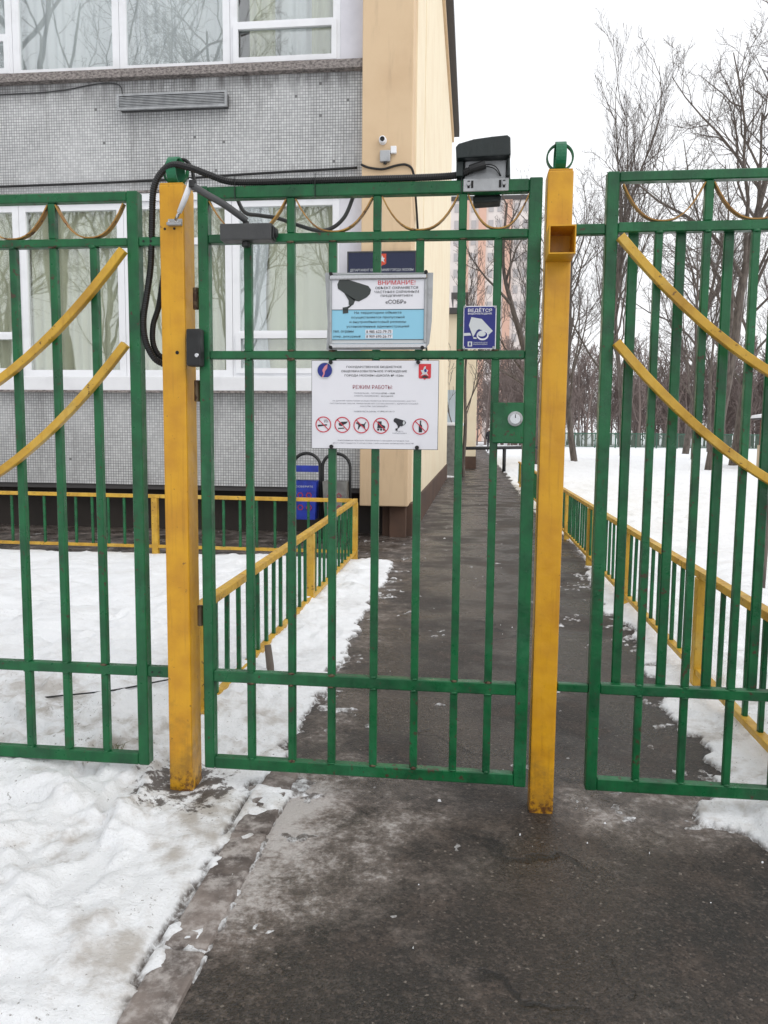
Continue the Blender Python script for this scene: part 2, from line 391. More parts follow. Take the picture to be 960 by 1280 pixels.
def strip_arc(name, pts, width, th, mat, parent):
    """flat bar bent along pts (XZ), width in Y"""
    V, F = [], []; n = len(pts); o = Vector(pts[0])
    for i in range(n):
        d = (Vector(pts[min(i + 1, n - 1)]) - Vector(pts[max(i - 1, 0)])).normalized()
        nn = Vector((-d.z, 0, d.x)); p = Vector(pts[i]) - o
        for a, b in ((-1, -1), (1, -1), (1, 1), (-1, 1)):
            V.append(p + Vector((0, a * width / 2, 0)) + nn * b * th / 2)
    for i in range(n - 1):
        for j in range(4):
            a, b = i * 4 + j, i * 4 + (j + 1) % 4; F.append((a, b, b + 4, a + 4))
    F.append((3, 2, 1, 0)); F.append(tuple((n - 1) * 4 + j for j in range(4)))
    return put(name, mesh_from(V, F, mat), o, parent)
TEXTS = []
def text(body, cx, z, wdt, hgt, y, mat, parent, bold=0.0, align='C'):
    """lettering: centred on cx, baseline-centre z, fitted into wdt x hgt"""
    TEXTS.append((body, cx, z, wdt, hgt, y, mat, parent, bold, align))
def flush_text():
    tmp = []
    for t in TEXTS:
        c = bpy.data.curves.new('text', 'FONT'); c.body = t[0]; c.resolution_u = 2; c.offset = t[8]; c.fill_mode = 'FRONT'
        o = bpy.data.objects.new('text_source', c); COL.objects.link(o); tmp.append((o, c))
    bpy.context.view_layer.update(); dg = bpy.context.evaluated_depsgraph_get()
    for (o, c), t in zip(tmp, TEXTS):
        me = bpy.data.meshes.new_from_object(o.evaluated_get(dg), depsgraph=dg)
        nv = len(me.vertices); a = np.empty(nv * 3, np.float32); me.vertices.foreach_get('co', a); a = a.reshape(-1, 3)
        mn, mxx = a.min(0), a.max(0)
        s1 = t[3] / max(mxx[0] - mn[0], 1e-6); s2 = t[4] / max(mxx[1] - mn[1], 1e-6)
        q = np.zeros_like(a); q[:, 0] = (a[:, 0] - (mn[0] + mxx[0]) / 2) * s1; q[:, 2] = (a[:, 1] - (mn[1] + mxx[1]) / 2) * s2
        me.vertices.foreach_set('co', q.ravel()); me.materials.clear(); me.materials.append(MATS[t[6]]); me.update()
        put('lettering', me, (t[1], t[5], t[2]), t[7])
        bpy.data.objects.remove(o); bpy.data.curves.remove(c)

# numpy value noise
def vnoise(x, y, seed=0):
    xi, yi = np.floor(x).astype(np.int64), np.floor(y).astype(np.int64); xf, yf = x - xi, y - yi
    def h(a, b):
        q = (a * 374761393 + b * 668265263 + seed * 144665) & 0xffffffff
        q = ((q ^ (q >> 13)) * 1274126177) & 0xffffffff
        return ((q ^ (q >> 16)) & 0xffff) / 65535.0
    u, v = xf * xf * (3 - 2 * xf), yf * yf * (3 - 2 * yf)
    return (h(xi, yi) * (1 - u) + h(xi + 1, yi) * u) * (1 - v) + (h(xi, yi + 1) * (1 - u) + h(xi + 1, yi + 1) * u) * v
def fbm(x, y, seed=0, oct=4):
    s, a, t = 0, 1, 0
    for i in range(oct):
        s = s + a * vnoise(x * 2 ** i, y * 2 ** i, seed + i * 17); t += a; a *= .55
    return s / t
def sstep(a, b, x):
    t = np.clip((x - a) / (b - a), 0, 1); return t * t * (3 - 2 * t)

# ------------------------------------------------------------------ ground
def grid_obj(name, xs, ys, zfun, mat, kind, drop=None):
    X, Y = np.meshgrid(xs, ys); Z = zfun(X, Y); nx, ny = len(xs), len(ys)
    V = np.stack([X, Y, Z], -1).reshape(-1, 3)
    i = np.arange(nx * ny).reshape(ny, nx)
    Q = np.stack([i[:-1, :-1], i[:-1, 1:], i[1:, 1:], i[1:, :-1]], -1).reshape(-1, 4)
    if drop is not None:
        Q = Q[(V[Q][:, :, 2] > drop).any(1)]
        used = np.unique(Q); mp = np.full(len(V), -1); mp[used] = np.arange(len(used)); V = V[used]; Q = mp[Q]
    me = bpy.data.meshes.new(name); me.vertices.add(len(V)); me.vertices.foreach_set('co', V.astype(np.float32).ravel())
    me.loops.add(Q.size); me.loops.foreach_set('vertex_index', Q.ravel().astype(np.int32))
    me.polygons.add(len(Q)); me.polygons.foreach_set('loop_start', (np.arange(len(Q)) * 4).astype(np.int32))
    me.update(calc_edges=True); me.shade_smooth(); me.materials.append(MATS[mat])
    o = put(name, me, (0, 0, 0)); tag(o, kind=kind); return o
gr = box('ground', -700, 700, -400, 1000, -1.1, -.1, 'far_snow'); tag(gr, kind='structure')
# asphalt: the forecourt in front of the gate, the path behind it, the strip along the facade
def asph(name, x0, x1, y0, y1, z, st=.25):
    o = grid_obj(name, np.arange(x0, x1 + .01, (x1 - x0) / max(2, int((x1 - x0) / st))), np.arange(y0, y1 + .01, (y1 - y0) / max(2, int((y1 - y0) / st))),
                 lambda X, Y: z + (fbm(X * 1.3, Y * 1.3, 5, 3) - .5) * .012, 'asphalt', 'structure'); return o
asph('pavement', .2, 9, -6, .02, .0, .12)
asph('path', .0, 2.6, .02, 70, -.004, .2)
asph('facade_walkway', -22, .0, 4.9, 7.6, -.006, .3)
FEET = []
rf = random.Random(5)
def walk(x, y, ang, n_):
    for i in range(n_):
        s_ = 1 if i % 2 else -1
        FEET.append((x - math.sin(ang) * .09 * s_ + rf.gauss(0, .03), y + math.cos(ang) * .09 * s_ + rf.gauss(0, .03), ang + rf.gauss(0, .2), rf.uniform(.02, .04)))
        x += math.cos(ang) * .55; y += math.sin(ang) * .55; ang += rf.gauss(0, .08)
walk(-.25, -1.5, 1.75, 5); walk(-.75, -1.1, 1.2, 4); walk(-2.2, -.35, .1, 5); walk(-.05, .4, 1.5, 9); walk(-1.6, 1.6, 1.2, 6)
walk(2.6, 1.2, .75, 16); walk(2.5, 4.0, 1.25, 22); walk(3.0, 3.0, .35, 14); walk(2.7, 8, .9, 20); walk(6, 3, 2.0, 18); walk(4, 14, .2, 20)
def footprints(X, Y):
    out = np.zeros_like(X)
    for fx, fy, an, dp_ in FEET:
        m = (np.abs(X - fx) < .25) & (np.abs(Y - fy) < .25)
        if not m.any(): continue
        ux, uy = X[m] - fx, Y[m] - fy; u_ = (ux * math.cos(an) + uy * math.sin(an)) / .15; v_ = (-ux * math.sin(an) + uy * math.cos(an)) / .055
        r_ = np.sqrt(u_ * u_ + v_ * v_); out[m] += dp_ * (1 - sstep(.75, 1.05, r_)) - .25 * dp_ * np.exp(-((r_ - 1.25) / .2) ** 2)
    return out
def snow_z(X, Y):
    wob = (fbm(X * 3.1, Y * 3.1, 11, 4) - .5) * .26 + (fbm(X * 13, Y * 13, 23, 4) - .5) * .13
    xl = np.where(Y < 4.95, .225 - .02 * np.clip(Y - 3, 0, 2), np.where(Y < 20.3, -1.0, .55))
    xr = 1.60 + .18 * sstep(0, .5, Y) + .025 * np.clip(Y, 0, 5)
    dp = np.where(Y > -.05, np.minimum(X - xl, xr - X), -9)
    yf = .05 - .13 * sstep(1.5, 1.68, X) - .26 * sstep(1.65, 1.95, X)
    df = np.minimum(X - .19, yf - Y)
    db = np.minimum(Y - 5.06, np.minimum(7.4 - Y, 2.0 - X))
    a = np.maximum(np.maximum(dp, df), db)
    k = np.where((Y < .0) & (X < .6), .09, 1.0)                     # the kerb keeps that edge straight
    d = -a + wob * k
    far = sstep(1.5, 6, Y)
    depth = .02 + .05 * sstep(.04, .6, d)
    f7 = fbm(X * 6, Y * 6, 31, 4)
    lump = (fbm(X * 2.3, Y * 2.3, 3, 4) - .5) * .09 + (f7 - .5) * .05 * (1 - .5 * far) + (fbm(X * 19, Y * 19, 37, 5) - .5) * .05 * (1 - far) \
        - .035 * sstep(.56, .66, fbm(X * 3.4 + 7, Y * 3.4, 71, 3)) * (1 - .7 * far)
    lump = lump - footprints(X, Y)
    z = -.03 + sstep(-.02, .09, d) * (depth + .03) + lump * sstep(.0, .30, d)
    z = np.where(d > .04, np.maximum(z, .014 + .01 * (f7 - .5)), z)
    foot = np.exp(-((X + .088) / .13) ** 2 - ((Y - .02) / .13) ** 2); z = np.where(d > .04, z - (z - .004) * foot, z)
    # thin leftovers on the asphalt
    pn = fbm(X * 8, Y * 8, 51, 5) + .75 * (fbm(X * 30, Y * 30, 57, 4) - .5)
    wgt = .36 * np.exp(-((X - 1.46) / .24) ** 2 - ((Y - .0) / .10) ** 2) + .17 * np.exp(-((X - .36) / .10) ** 2) * (Y < .1) + .16 * np.exp(-((xr - X) / .2) ** 2) * (Y > .1) * (Y < 5) \
        + .14 * np.exp(-((X - xl) / .12) ** 2) * (Y > 0) * (Y < 5) + .05 * np.exp(-((X - .9) / .5) ** 2 - ((Y - .05) / .06) ** 2) + .1 * np.exp(-((Y - 5.1) / .2) ** 2) * (X < .3)
    pz = np.clip((pn + wgt - .93) * .06, -.03, .008)
    kz = np.clip((fbm(X * 16, Y * 16, 91, 5) - .66 + .22 * sstep(-.45, .05, Y) + .16 * sstep(.215, .17, X)) * .07, -.03, .014) + .007
    return np.maximum(z, np.where((X > .30) | (Y > .05), pz, np.where(X > .16, kz, -.03)))
xs = np.unique(np.round(np.concatenate([np.linspace(-24, -6, 50), np.linspace(-6, -1.4, 70), np.arange(-1.4, 2.4, .0135), np.linspace(2.4, 8, 130), np.linspace(8, 40, 60)]), 4))
ys = np.unique(np.round(np.concatenate([np.linspace(-6, -1.4, 24), np.arange(-1.4, 1.2, .0135), np.arange(1.2, 5.4, .024), np.linspace(5.4, 20, 190), np.linspace(20, 90, 90)]), 4))
snow = grid_obj('snow_ground', xs, ys, snow_z, 'snow', 'structure', drop=-.008)
def ground_z(x, y): return float(max(snow_z(np.array([[x]]), np.array([[y]]))[0, 0], 0))
# kerb stones beside the forecourt
for i in range(6):
    y1 = .30 - i * .56
    k_ = box('kerb', .172, .284, y1 - .552, y1, -.2, .012, 'kerb_concrete', None, .012); k_['kind'] = 'structure'
# crumbs of ice on the asphalt
rnd = random.Random(4)
V, F = [], []
for i in range(36):
    x, y = rnd.uniform(.32, 2.2), -1.3 + 6.5 * rnd.random() ** 1.7
    if rnd.random() < .35: x, y = rnd.gauss(1.4, .35), rnd.gauss(-.02, .2)
    if x < .32: continue
    r = rnd.choice((.0016, .002, .0025, .0035)) * rnd.uniform(.7, 1.2); b = len(V); a0 = rnd.random() * 6
    sx, sy = rnd.uniform(.7, 1.8), rnd.uniform(.6, 1.2)
    z0 = .002
    for j in range(5):
        a = a0 + 2 * math.pi * j / 5; q = r * rnd.uniform(.75, 1.2); V.append((x + q * sx * math.cos(a), y + q * sy * math.sin(a), z0 - .004))
    for j in range(5):
        a = a0 + 2 * math.pi * j / 5; q = r * .65; V.append((x + q * sx * math.cos(a), y + q * sy * math.sin(a), z0 + r * .75))
    for j in range(5): F.append((b + j, b + (j + 1) % 5, b + 5 + (j + 1) % 5, b + 5 + j))
    F.append(tuple(b + 5 + j for j in range(5)))
tag(put('snow_crumbs', mesh_from(V, F, 'far_snow'), (0, 0, 0)), 'white crumbs of frozen snow scattered over the dark asphalt', 'snow', kind='stuff')

# ------------------------------------------------------------------ school building
BLD = empty('school_building', (-4, 6.9, 0), 'two-storey school with grey mosaic panels, white window bands and a beige corner pier', 'building')
WY = 6.9
XL = -20.0
box('mosaic_panel', XL, -.452, WY, WY + .3, .58, 1.735, 'mosaic', BLD)
box('mosaic_panel', XL, -.452, WY, WY + .3, 4.12, 5.429, 'mosaic', BLD)
box('mosaic_panel', XL, -.452, WY, WY + .3, 7.95, 9.3, 'mosaic', BLD)
box('basement_wall', XL, -.1, WY + .28, WY + .5, -.1, .578, 'basement', BLD)
box('cladding_edge', XL, -.452, WY + .02, WY + .34, .52, .577, 'roof_edge', BLD)
box('pier', -.45, .132, WY - .15, WY + .4, .38, 9.3, 'beige_plaster', BLD, .012)
box('pier_base', -.1, .10, WY - .02, WY + .6, -.1, .378, 'plinth', BLD, .01)
box('side_wall', -.2, .150, WY + .28, 20.0, .40, 9.3, 'beige_side_lit', BLD, .006)
box('plinth_wall', -.2, .172, WY + .1, 20.02, -.1, .396, 'plinth', BLD, .01)
box('side_wall_joint', .1, .158, 8.55, 8.60, .42, 9.28, 'beige_side_lit', BLD)
box('roof_slab', XL, .34, WY - .25, 20.25, 9.5, 9.72, 'roof_edge', BLD)
box('cornice', XL, .2, WY - .16, 20.08, 9.3, 9.5, 'beige_plaster', BLD)
box('rear_wall', XL, .1, 13.2, 13.4, -.1, 9.3, 'interior', BLD)
box('end_wall', XL, XL + .3, WY, 20, -.1, 9.3, 'beige_side_lit', BLD)
for z in (.75, 4.55, 8.9): box('floor_slab', XL, .1, WY + .31, 13.2, z - .12, z + .12, 'interior', BLD)
for x in (-6.6, -12.9): box('partition', x, x + .15, WY + .35, 13.2, .87, 8.78, 'interior', BLD)
def sill(z0, z1):
    box('sill', XL, -.45, WY - .10, WY + .05, z0, z1, 'sill_metal', BLD, .006)
sill(5.43, 5.528)
box('sill', XL, -.45, WY - .09, WY + .05, 1.74, 1.92, 'white_plastic', BLD, .01)
box('sill_flashing', XL, -.45, WY - .11, WY - .09, 1.72, 1.75, 'sill_metal', BLD)
box('lintel', XL, -.452, WY - .01, WY + .3, 4.03, 4.118, 'white_plastic', BLD)
box('lintel', XL, -.452, WY - .01, WY + .3, 7.86, 7.948, 'white_plastic', BLD)
box('wall_flashing', XL, -.452, WY - .02, WY - .001, 4.125, 4.15, 'sill_metal', BLD)
def frame_mesh(x0, x1, z0, z1, bars, t=.085, dp=.07):
    """outer frame and glazing bars as one mesh; bars = list of (x0,x1,z0,z1)"""
    V, F = [], []
    def bx_(a, b, c, d, y0, y1):
        k = len(V)
        for (x, y, z) in ((a, y0, c), (b, y0, c), (b, y1, c), (a, y1, c), (a, y0, d), (b, y0, d), (b, y1, d), (a, y1, d)): V.append((x, y, z))
        for f in ((0, 3, 2, 1), (4, 5, 6, 7), (0, 1, 5, 4), (1, 2, 6, 5), (2, 3, 7, 6), (3, 0, 4, 7)): F.append(tuple(k + i for i in f))
    bx_(x0, x0 + t, z0, z1, 0, dp); bx_(x1 - t, x1, z0, z1, 0, dp)
    bx_(x0 + t, x1 - t, z0, z0 + t, .002, dp); bx_(x0 + t, x1 - t, z1 - t, z1, .002, dp)
    for b in bars: bx_(*b, .004, dp - .004)
    return V, F
def window(x0, x1, z0, z1, split, kind):
    """one sash unit: split = heights of the glazing bars, the hopper sash gets a raised frame"""
    cx, cz = (x0 + x1) / 2, (z0 + z1) / 2; t = .085
    bars = [(x0 + t, x1 - t, s - .04, s + .04) for s in split]
    V, F = frame_mesh(x0, x1, z0, z1, bars)
    o = Vector((cx, 0, cz))
    wn_ = put('window', mesh_from([Vector(v) - o for v in V], F, 'white_plastic'), (cx, WY + .02, cz), BLD)
    zs = [z0 + t] + [v for s in split for v in (s - .04, s + .04)] + [z1 - t]
    for a, b in zip(zs[0::2], zs[1::2]):
        if kind == 'hopper' and b - a < .6:                        # opening sash sits proud
            V2, F2 = frame_mesh(x0 + t - .045, x1 - t + .045, a - .04, b + .045, [], .06, .03)
            put('sash', mesh_from([Vector(v) - Vector((cx, 0, (a + b) / 2)) for v in V2], F2, 'white_plastic'), (cx, WY - .006, (a + b) / 2), wn_)
        box('pane', x0 + t - .01, x1 - t + .01, WY + .05, WY + .058, a - .01, b + .01, 'window_glass', wn_)
def curtain(x0, x1, z0, z1, y, mat, pitch=.16, amp=.03, seed=0, gather=0.0):
    n_ = max(8, int((x1 - x0) / .02)); V, F = [], []; r = random.Random(seed); ph = r.random() * 6
    rows = 7; o = Vector(((x0 + x1) / 2, y, (z0 + z1) / 2))
    for j in range(rows):
        t = j / (rows - 1); z = z1 + (z0 - z1) * t
        for i in range(n_ + 1):
            u = i / n_; x = x0 + (x1 - x0) * (u * (1 - gather * math.sin(t * math.pi * .9)) )
            yy = y + amp * math.sin(2 * math.pi * (x0 + u * (x1 - x0)) / pitch + ph + .8 * math.sin(u * 9 + seed)) + .01 * math.sin(u * 40 + t * 3)
            V.append(Vector((x, yy, z)) - o)
    for j in range(rows - 1):
        for i in range(n_):
            a = j * (n_ + 1) + i; F.append((a, a + 1, a + n_ + 2, a + n_ + 1))
    put('curtain', mesh_from(V, F, mat, True), o, BLD)
def block(xr):
    """four units and a blank panel, counted leftwards from xr"""
    u = [(xr - 1.335, xr - .02), (xr - 2.70, xr - 1.34), (xr - 4.06, xr - 2.705), (xr - 5.40, xr - 4.065)]
    for i, (a, b) in enumerate(u):
        window(a, b, 1.922, 4.028, [2.44] if i in (0, 3) else [3.555], 'hopper' if i in (0, 3) else 'fixed')
        window(a, b, 5.53, 7.858, [6.005] if i in (0, 3) else [], 'hopper' if i in (0, 3) else 'fixed')
    for i, (a, b) in enumerate(u):
        sd_ = int(abs(xr) * 7) + i
        if i in (1, 2, 3): curtain(a, b, 1.9, 4.0, WY + .105, 'curtain_green', .12, .03, sd_)
        else:
            curtain(a, a + .5, 1.9, 4.0, WY + .10, 'curtain_sheer', .13, .02, sd_, .2); curtain(a + .35, b, 1.9, 4.0, WY + .125, 'curtain_green', .24, .03, sd_ + 3)
        if i == 0:
            curtain(a + .18, a + .50, 5.6, 7.85, WY + .22, 'curtain_green', .12, .02, sd_ + 5); curtain(b - .38, b - .05, 5.6, 7.85, WY + .22, 'curtain_green', .12, .02, sd_ + 6)
            curtain(a + .4, b - .3, 5.6, 7.85, WY + .34, 'curtain_sheer', .14, .018, sd_ + 8)
        elif i == 2: curtain(a, b, 5.6, 7.85, WY + .34, 'curtain_sheer', .13, .02, sd_ + 9)
        else: curtain(a - .1, b, 5.6, 7.85, WY + .36, 'curtain_sheer', .13, .02, sd_ + 10)
    for z0, z1 in ((1.922, 4.028), (5.53, 7.858)):
        box('infill_panel', xr - .018, xr + .262 if xr > -2 else xr + .28, WY + .015, WY + .2, z0, z1, 'lilac_panel', BLD)
block(-.715); block(-6.42); block(-12.12)
for z0, z1 in ((1.922, 4.028), (5.53, 7.858)): box('infill_panel', XL, -17.54, WY + .015, WY + .2, z0, z1, 'lilac_panel', BLD)

# fittings on the facade
L = empty('wall_light', (-2.727, WY - .06, 5.05), 'long grey louvred light box fixed to the mosaic below the upper windows', 'light')
box('housing', -3.39, -2.065, WY - .10, WY - .002, 5.06, 5.215, 'grey_metal', L, .008)
for x0, x1, z0, z1 in ((-3.40, -2.055, 5.205, 5.228), (-3.40, -2.055, 5.048, 5.071), (-3.40, -3.375, 5.071, 5.205), (-2.08, -2.055, 5.071, 5.205)):
    box('rim', x0, x1, WY - .125, WY - .095, z0, z1, 'galvanised', L)
for i in range(7): box('louvre', -3.374, -2.081, WY - .116, WY - .1005, 5.079 + i * .018, 5.088 + i * .018, 'galvanised', L)
tag(tube('wall_cable', spline([(-8, WY - .015, 5.33), (-5, WY - .015, 5.325), (-4.2, WY - .015, 5.34), (-3.7, WY - .015, 5.40), (-3.42, WY - .015, 5.38), (-3.37, WY - .03, 5.22)], 6), .007, 6, 'grey_metal'),
    'thin black cable running below the upper sill to the louvred light box', 'cable')
tag(tube('wall_cable', spline([(-9, WY - .03, 4.20), (-5, WY - .03, 4.235), (-3.2, WY - .03, 4.255), (-1.9, WY - .03, 4.30), (-.52, WY - .03, 4.34)], 8), .014, 6, 'cable_rubber'),
    'black cable strung level along the mosaic just above the lower windows', 'cable')
c_ = tube('wall_cable', spline([(-.455, WY - .165, 4.33), (-.36, WY - .17, 4.29), (-.2, WY - .172, 4.27), (-.05, WY - .17, 4.305), (.07, WY - .17, 4.31), (.145, WY - .14, 4.24), (.165, WY + .05, 4.0), (.166, WY + .6, 3.62), (.166, WY + 1.3, 3.1), (.168, WY + 2.6, 2.5), (.168, WY + 4, 2.2)], 8), .013, 6, 'cable_rubber')
tag(c_, 'black cable looping over the beige pier and slanting down its side', 'cable')
S = empty('surveillance_camera', (-.2, WY - .16, 4.5), 'small round white security camera high on the beige pier', 'camera')
cyl('mount', (-.205, WY - .165, 4.585), (0, 1, 0), .045, .03, 'white_plastic', S)
cyl('housing', (-.205, WY - .20, 4.585), (0, 1, 0), .04, .045, 'white_plastic', S)
cyl('lens', (-.205, WY - .226, 4.585), (0, 1, 0), .026, .012, 'dark_hole', S)
J = empty('junction_box', (-.17, WY - .16, 4.38), 'pale grey junction box with a small white box above the cable on the beige pier', 'box')
box('housing', -.235, -.115, WY - .205, WY - .151, 4.345, 4.47, 'galvanised', J, .01)
box('antenna_box', -.112, -.045, WY - .20, WY - .152, 4.435, 4.515, 'white_plastic', J, .008)
cyl('gland', (-.175, WY - .18, 4.335), (0, 0, 1), .02, .03, 'black_plastic', J)

P = empty('name_plaque', (-.21, WY - .2, 2.78), 'dark blue school name plaque with a red city emblem on the beige pier', 'plaque')
py = WY - .19
box('plate', -.605, .20, py, WY - .152, 2.78, 3.345, 'plaque_navy', P, .004)
for a in ((-.607, .202, 3.335, 3.35), (-.607, .202, 2.775, 2.79), (-.607, -.593, 2.79, 3.335), (.188, .202, 2.79, 3.335)):
    box('trim', a[0], a[1], py - .006, py - .0005, a[2], a[3], 'grey_metal', P)
flat('emblem', [(-.255, 3.32), (-.15, 3.32), (-.15, 3.21), (-.17, 3.195), (-.19, 3.195), (-.2025, 3.18), (-.215, 3.195), (-.235, 3.195), (-.255, 3.21)], py - .002, 'print_orange', P)
flat('emblem_rider', [(-.235, 3.22), (-.22, 3.25), (-.235, 3.28), (-.205, 3.275), (-.2, 3.305), (-.185, 3.275), (-.165, 3.27), (-.18, 3.25), (-.17, 3.22), (-.19, 3.235), (-.21, 3.235)], py - .003, 'print_lightgrey', P)
text('ДЕПАРТАМЕНТ ОБРАЗОВАНИЯ ГОРОДА МОСКВЫ', -.2025, 3.135, .74, .034, py - .002, 'print_lightgrey', P)
text('ГОСУДАРСТВЕННОЕ БЮДЖЕТНОЕ', -.2025, 3.05, .5, .03, py - .002, 'print_lightgrey', P)
text('ОБЩЕОБРАЗОВАТЕЛЬНОЕ УЧРЕЖДЕНИЕ', -.2025, 2.99, .6, .03, py - .002, 'print_lightgrey', P)

# ------------------------------------------------------------------ litter bins by the wall
def litter_bin(x, y, mat, label, arch_dx=.16):
    B = empty('litter_bin', (x, y, 0), label, 'bin', 'litter bins by the school wall')
    pts = [(x - arch_dx, y, 0), (x - arch_dx, y, .86)] + [(x - arch_dx * math.cos(a), y, .86 + .155 * math.sin(a)) for a in [math.pi * i / 12 for i in range(1, 12)]] + [(x + arch_dx, y, .86), (x + arch_dx, y, 0)]
    tube('frame', pts, .019, 8, 'black_plastic', B)
    box('foot', x - arch_dx - .02, x - arch_dx + .02, y - .15, y + .15, 0, .03, 'black_plastic', B, .004)
    box('foot', x + arch_dx - .02, x + arch_dx + .02, y - .15, y + .15, 0, .03, 'black_plastic', B, .004)
    # tapering open body
    V, F = [], []
    w0, w1, d0, d1 = .115, .138, .10, .12
    for (z, a, b) in ((.26, w0, d0), (.70, w1, d1), (.70, w1 - .012, d1 - .012), (.30, w0 - .012, d0 - .012)):
        V += [(-a, -b, z), (a, -b, z), (a, b, z), (-a, b, z)]
    for q in range(3):
        for j in range(4): F.append((q * 4 + j, q * 4 + (j + 1) % 4, q * 4 + 4 + (j + 1) % 4, q * 4 + 4 + j))
    F += [(3, 2, 1, 0), (12, 13, 14, 15)]
    put('body', mesh_from(V, F, mat), (x, y, 0), B)
    return B
B1 = litter_bin(-1.0, 6.3, 'bin_blue', 'blue litter bin with printed symbols in a black arched stand')
box('label_band', -1.138, -.862, 6.285, 6.315, .80, .875, 'bin_blue', B1, .004)
B2 = litter_bin(-.655, 6.3, 'bin_grey', 'grey litter bin with a faded red print in a black arched stand')
for bx0, B, m in ((-1.0, B1, 'print_darkred'), (-.655, B2, 'print_darkred')):
    for i in range(2):
        for j in range(2):
            cx, cz = bx0 - .05 + i * .1, .40 + j * .14
            yb = 6.3 - .10 - (cz - .26) / .44 * .02 - .006
            ring_poly('symbol', (cx, cz), .036, .012, yb, m, B, 4 if B is B2 else 6)
text('СОБЕРИТЕ', -1.0, .64, .2, .02, 6.3 - .121, 'print_lightgrey', B1)

# ------------------------------------------------------------------ posts, gate and panels of the front fence
def gate_post(x0, x1, y0, y1, h, label):
    p = empty('gate_post', ((x0 + x1) / 2, (y0 + y1) / 2, 0), label, 'post')
    box('shaft', x0, x1, y0, y1, -.05, h, 'yellow_paint', p, .006)
    box('cap', x0 + .003, x1 - .003, y0 + .003, y1 - .003, h, h + .004, 'yellow_paint', p)
    cx, cy, r = (x0 + x1) / 2, y0 + .045, .046
    for k_, (wd, rr, m) in enumerate(((.032, r, 'green_paint_light'), (.016, r - .004, 'green_paint'))):
        V, F = [], []; K = 28
        for j in range(K):
            a = 2 * math.pi * j / K
            for q, s in ((rr, -1), (rr, 1), (rr - .005, 1), (rr - .005, -1)):
                u_, z_ = q * math.cos(a), q * math.sin(a)
                V.append((s * wd / 2, u_, z_) if k_ == 0 else (u_, s * wd / 2, z_))
        for j in range(K):
            for i in range(4):
                a, b = j * 4 + i, j * 4 + (i + 1) % 4; c, d = ((j + 1) % K) * 4 + i, ((j + 1) % K) * 4 + (i + 1) % 4
                F.append((a, b, d, c) if k_ == 0 else (c, d, b, a))
        put('finial_ring', mesh_from(V, F, m), (cx, cy, h + .004 + r), p)
    return p
PL = gate_post(-.128, -.047, -.015, .085, 2.035, 'ochre yellow square gate post with black conduit looped over its ring finial')
for x, z in ((-.11, 1.895), (-.078, 1.895)): cyl('bolt_hole', (x, -.0152, z), (0, 1, 0), .004, .003, 'dark_hole', PL, 10, bev=False)
cyl('bolt_hole', (-.075, -.0152, 1.502), (0, 1, 0), .006, .003, 'dark_hole', PL, 10, bev=False)
PR = gate_post(1.102, 1.180, .0, .085, 2.05, 'ochre yellow square gate post with an open square tube stub near its top')
so_ = put('tube_stub', None, (1.139, -.06, 1.817), PR) if False else None
V, F = [], []
for y in (-.115, .002):
    for q in (.039, .0355):
        V += [(-q, y, -q * 1.06), (q, y, -q * 1.06), (q, y, q * 1.06), (-q, y, q * 1.06)]
for j in range(4):
    k2 = (j + 1) % 4
    F += [(j, k2, 8 + k2, 8 + j), (4 + k2, 4 + j, 12 + j, 12 + k2), (j, 4 + j, 4 + k2, k2)]
put('tube_stub', mesh_from(V, F, 'yellow_paint'), (1.140, 0, 1.817), PR)
cyl('bolt_hole', (1.148, -.0005, 1.79), (0, 1, 0), .004, .003, 'dark_hole', PR, 10, bev=False)

def hbar(name, x0, x1, z0, z1, y0, y1, mat, parent): return box(name, x0, x1, y0, y1, z0, z1, mat, parent, .003)
GY = .0
G = empty('entrance_gate', (-.01, .02, .088), 'green barred steel pedestrian gate hung between two yellow posts', 'gate')
hbar('stile', -.007, .028, .088, 2.03, GY, GY + .04, 'green_paint', G)
hbar('stile', 1.048, 1.088, .085, 2.031, GY, GY + .04, 'green_paint', G)
for z0, z1 in ((1.99, 2.028), (1.852, 1.879), (1.483, 1.509), (.395, .434), (.088, .128)):
    hbar('rail', 0.0285, 1.0475, z0, z1, GY + .001, GY + .035, 'green_paint', G)
GB = [.157, .299, .435, .577, .714, .846, .957]
for i, x in enumerate(GB):
    for z0, z1 in ((1.5095, 1.8515), (.4345, 1.4825), (.1285, .3945)):
        hbar('bar', x - .0125, x + .0125, z0, z1, GY + .004, GY + .030, 'green_paint', G)
    if i in (1, 3, 5): hbar('bar', x - .0125, x + .0125, 1.8795, 1.9895, GY + .004, GY + .030, 'green_paint', G)
def swag(xa, xb, zt, zb, y, parent):
    pts = []
    for i in range(17):
        t = i / 16; u_ = 2 * t - 1
        pts.append((xa + (xb - xa) * t, y, zb + (zt - zb) * (abs(u_) ** 2.4)))
    strip_arc('ornament_strip', pts, .022, .004, 'ochre_strip', parent)
for a, b in ((.03, .283), (.315, .561), (.593, .830), (.862, 1.048)): swag(a, b, 1.985, 1.883, GY + .017, G)
pl = box('lock_plate', .951, 1.0495, GY - .012, GY - .001, 1.218, 1.346, 'green_paint', G, .003)
cyl('lock_rim', (1.022, GY - .016, 1.295), (0, 1, 0), .0235, .012, 'galvanised', pl, 28)
cyl('lock_core', (1.022, GY - .0235, 1.295), (0, 1, 0), .017, .006, 'chrome', pl, 28)
prism('keyhole', [(1.0205, 1.298), (1.0235, 1.298), (1.0228, 1.309), (1.0212, 1.309)], GY - .0275, GY - .0262, 'dark_hole', pl)
hb = box('hinge_housing', -.034, .014, GY - .045, GY - .004, 1.456, 1.575, 'black_plastic', G, .006)
cyl('screw', (.002, GY - .047, 1.49), (0, 1, 0), .007, .006, 'chrome', hb, 12)
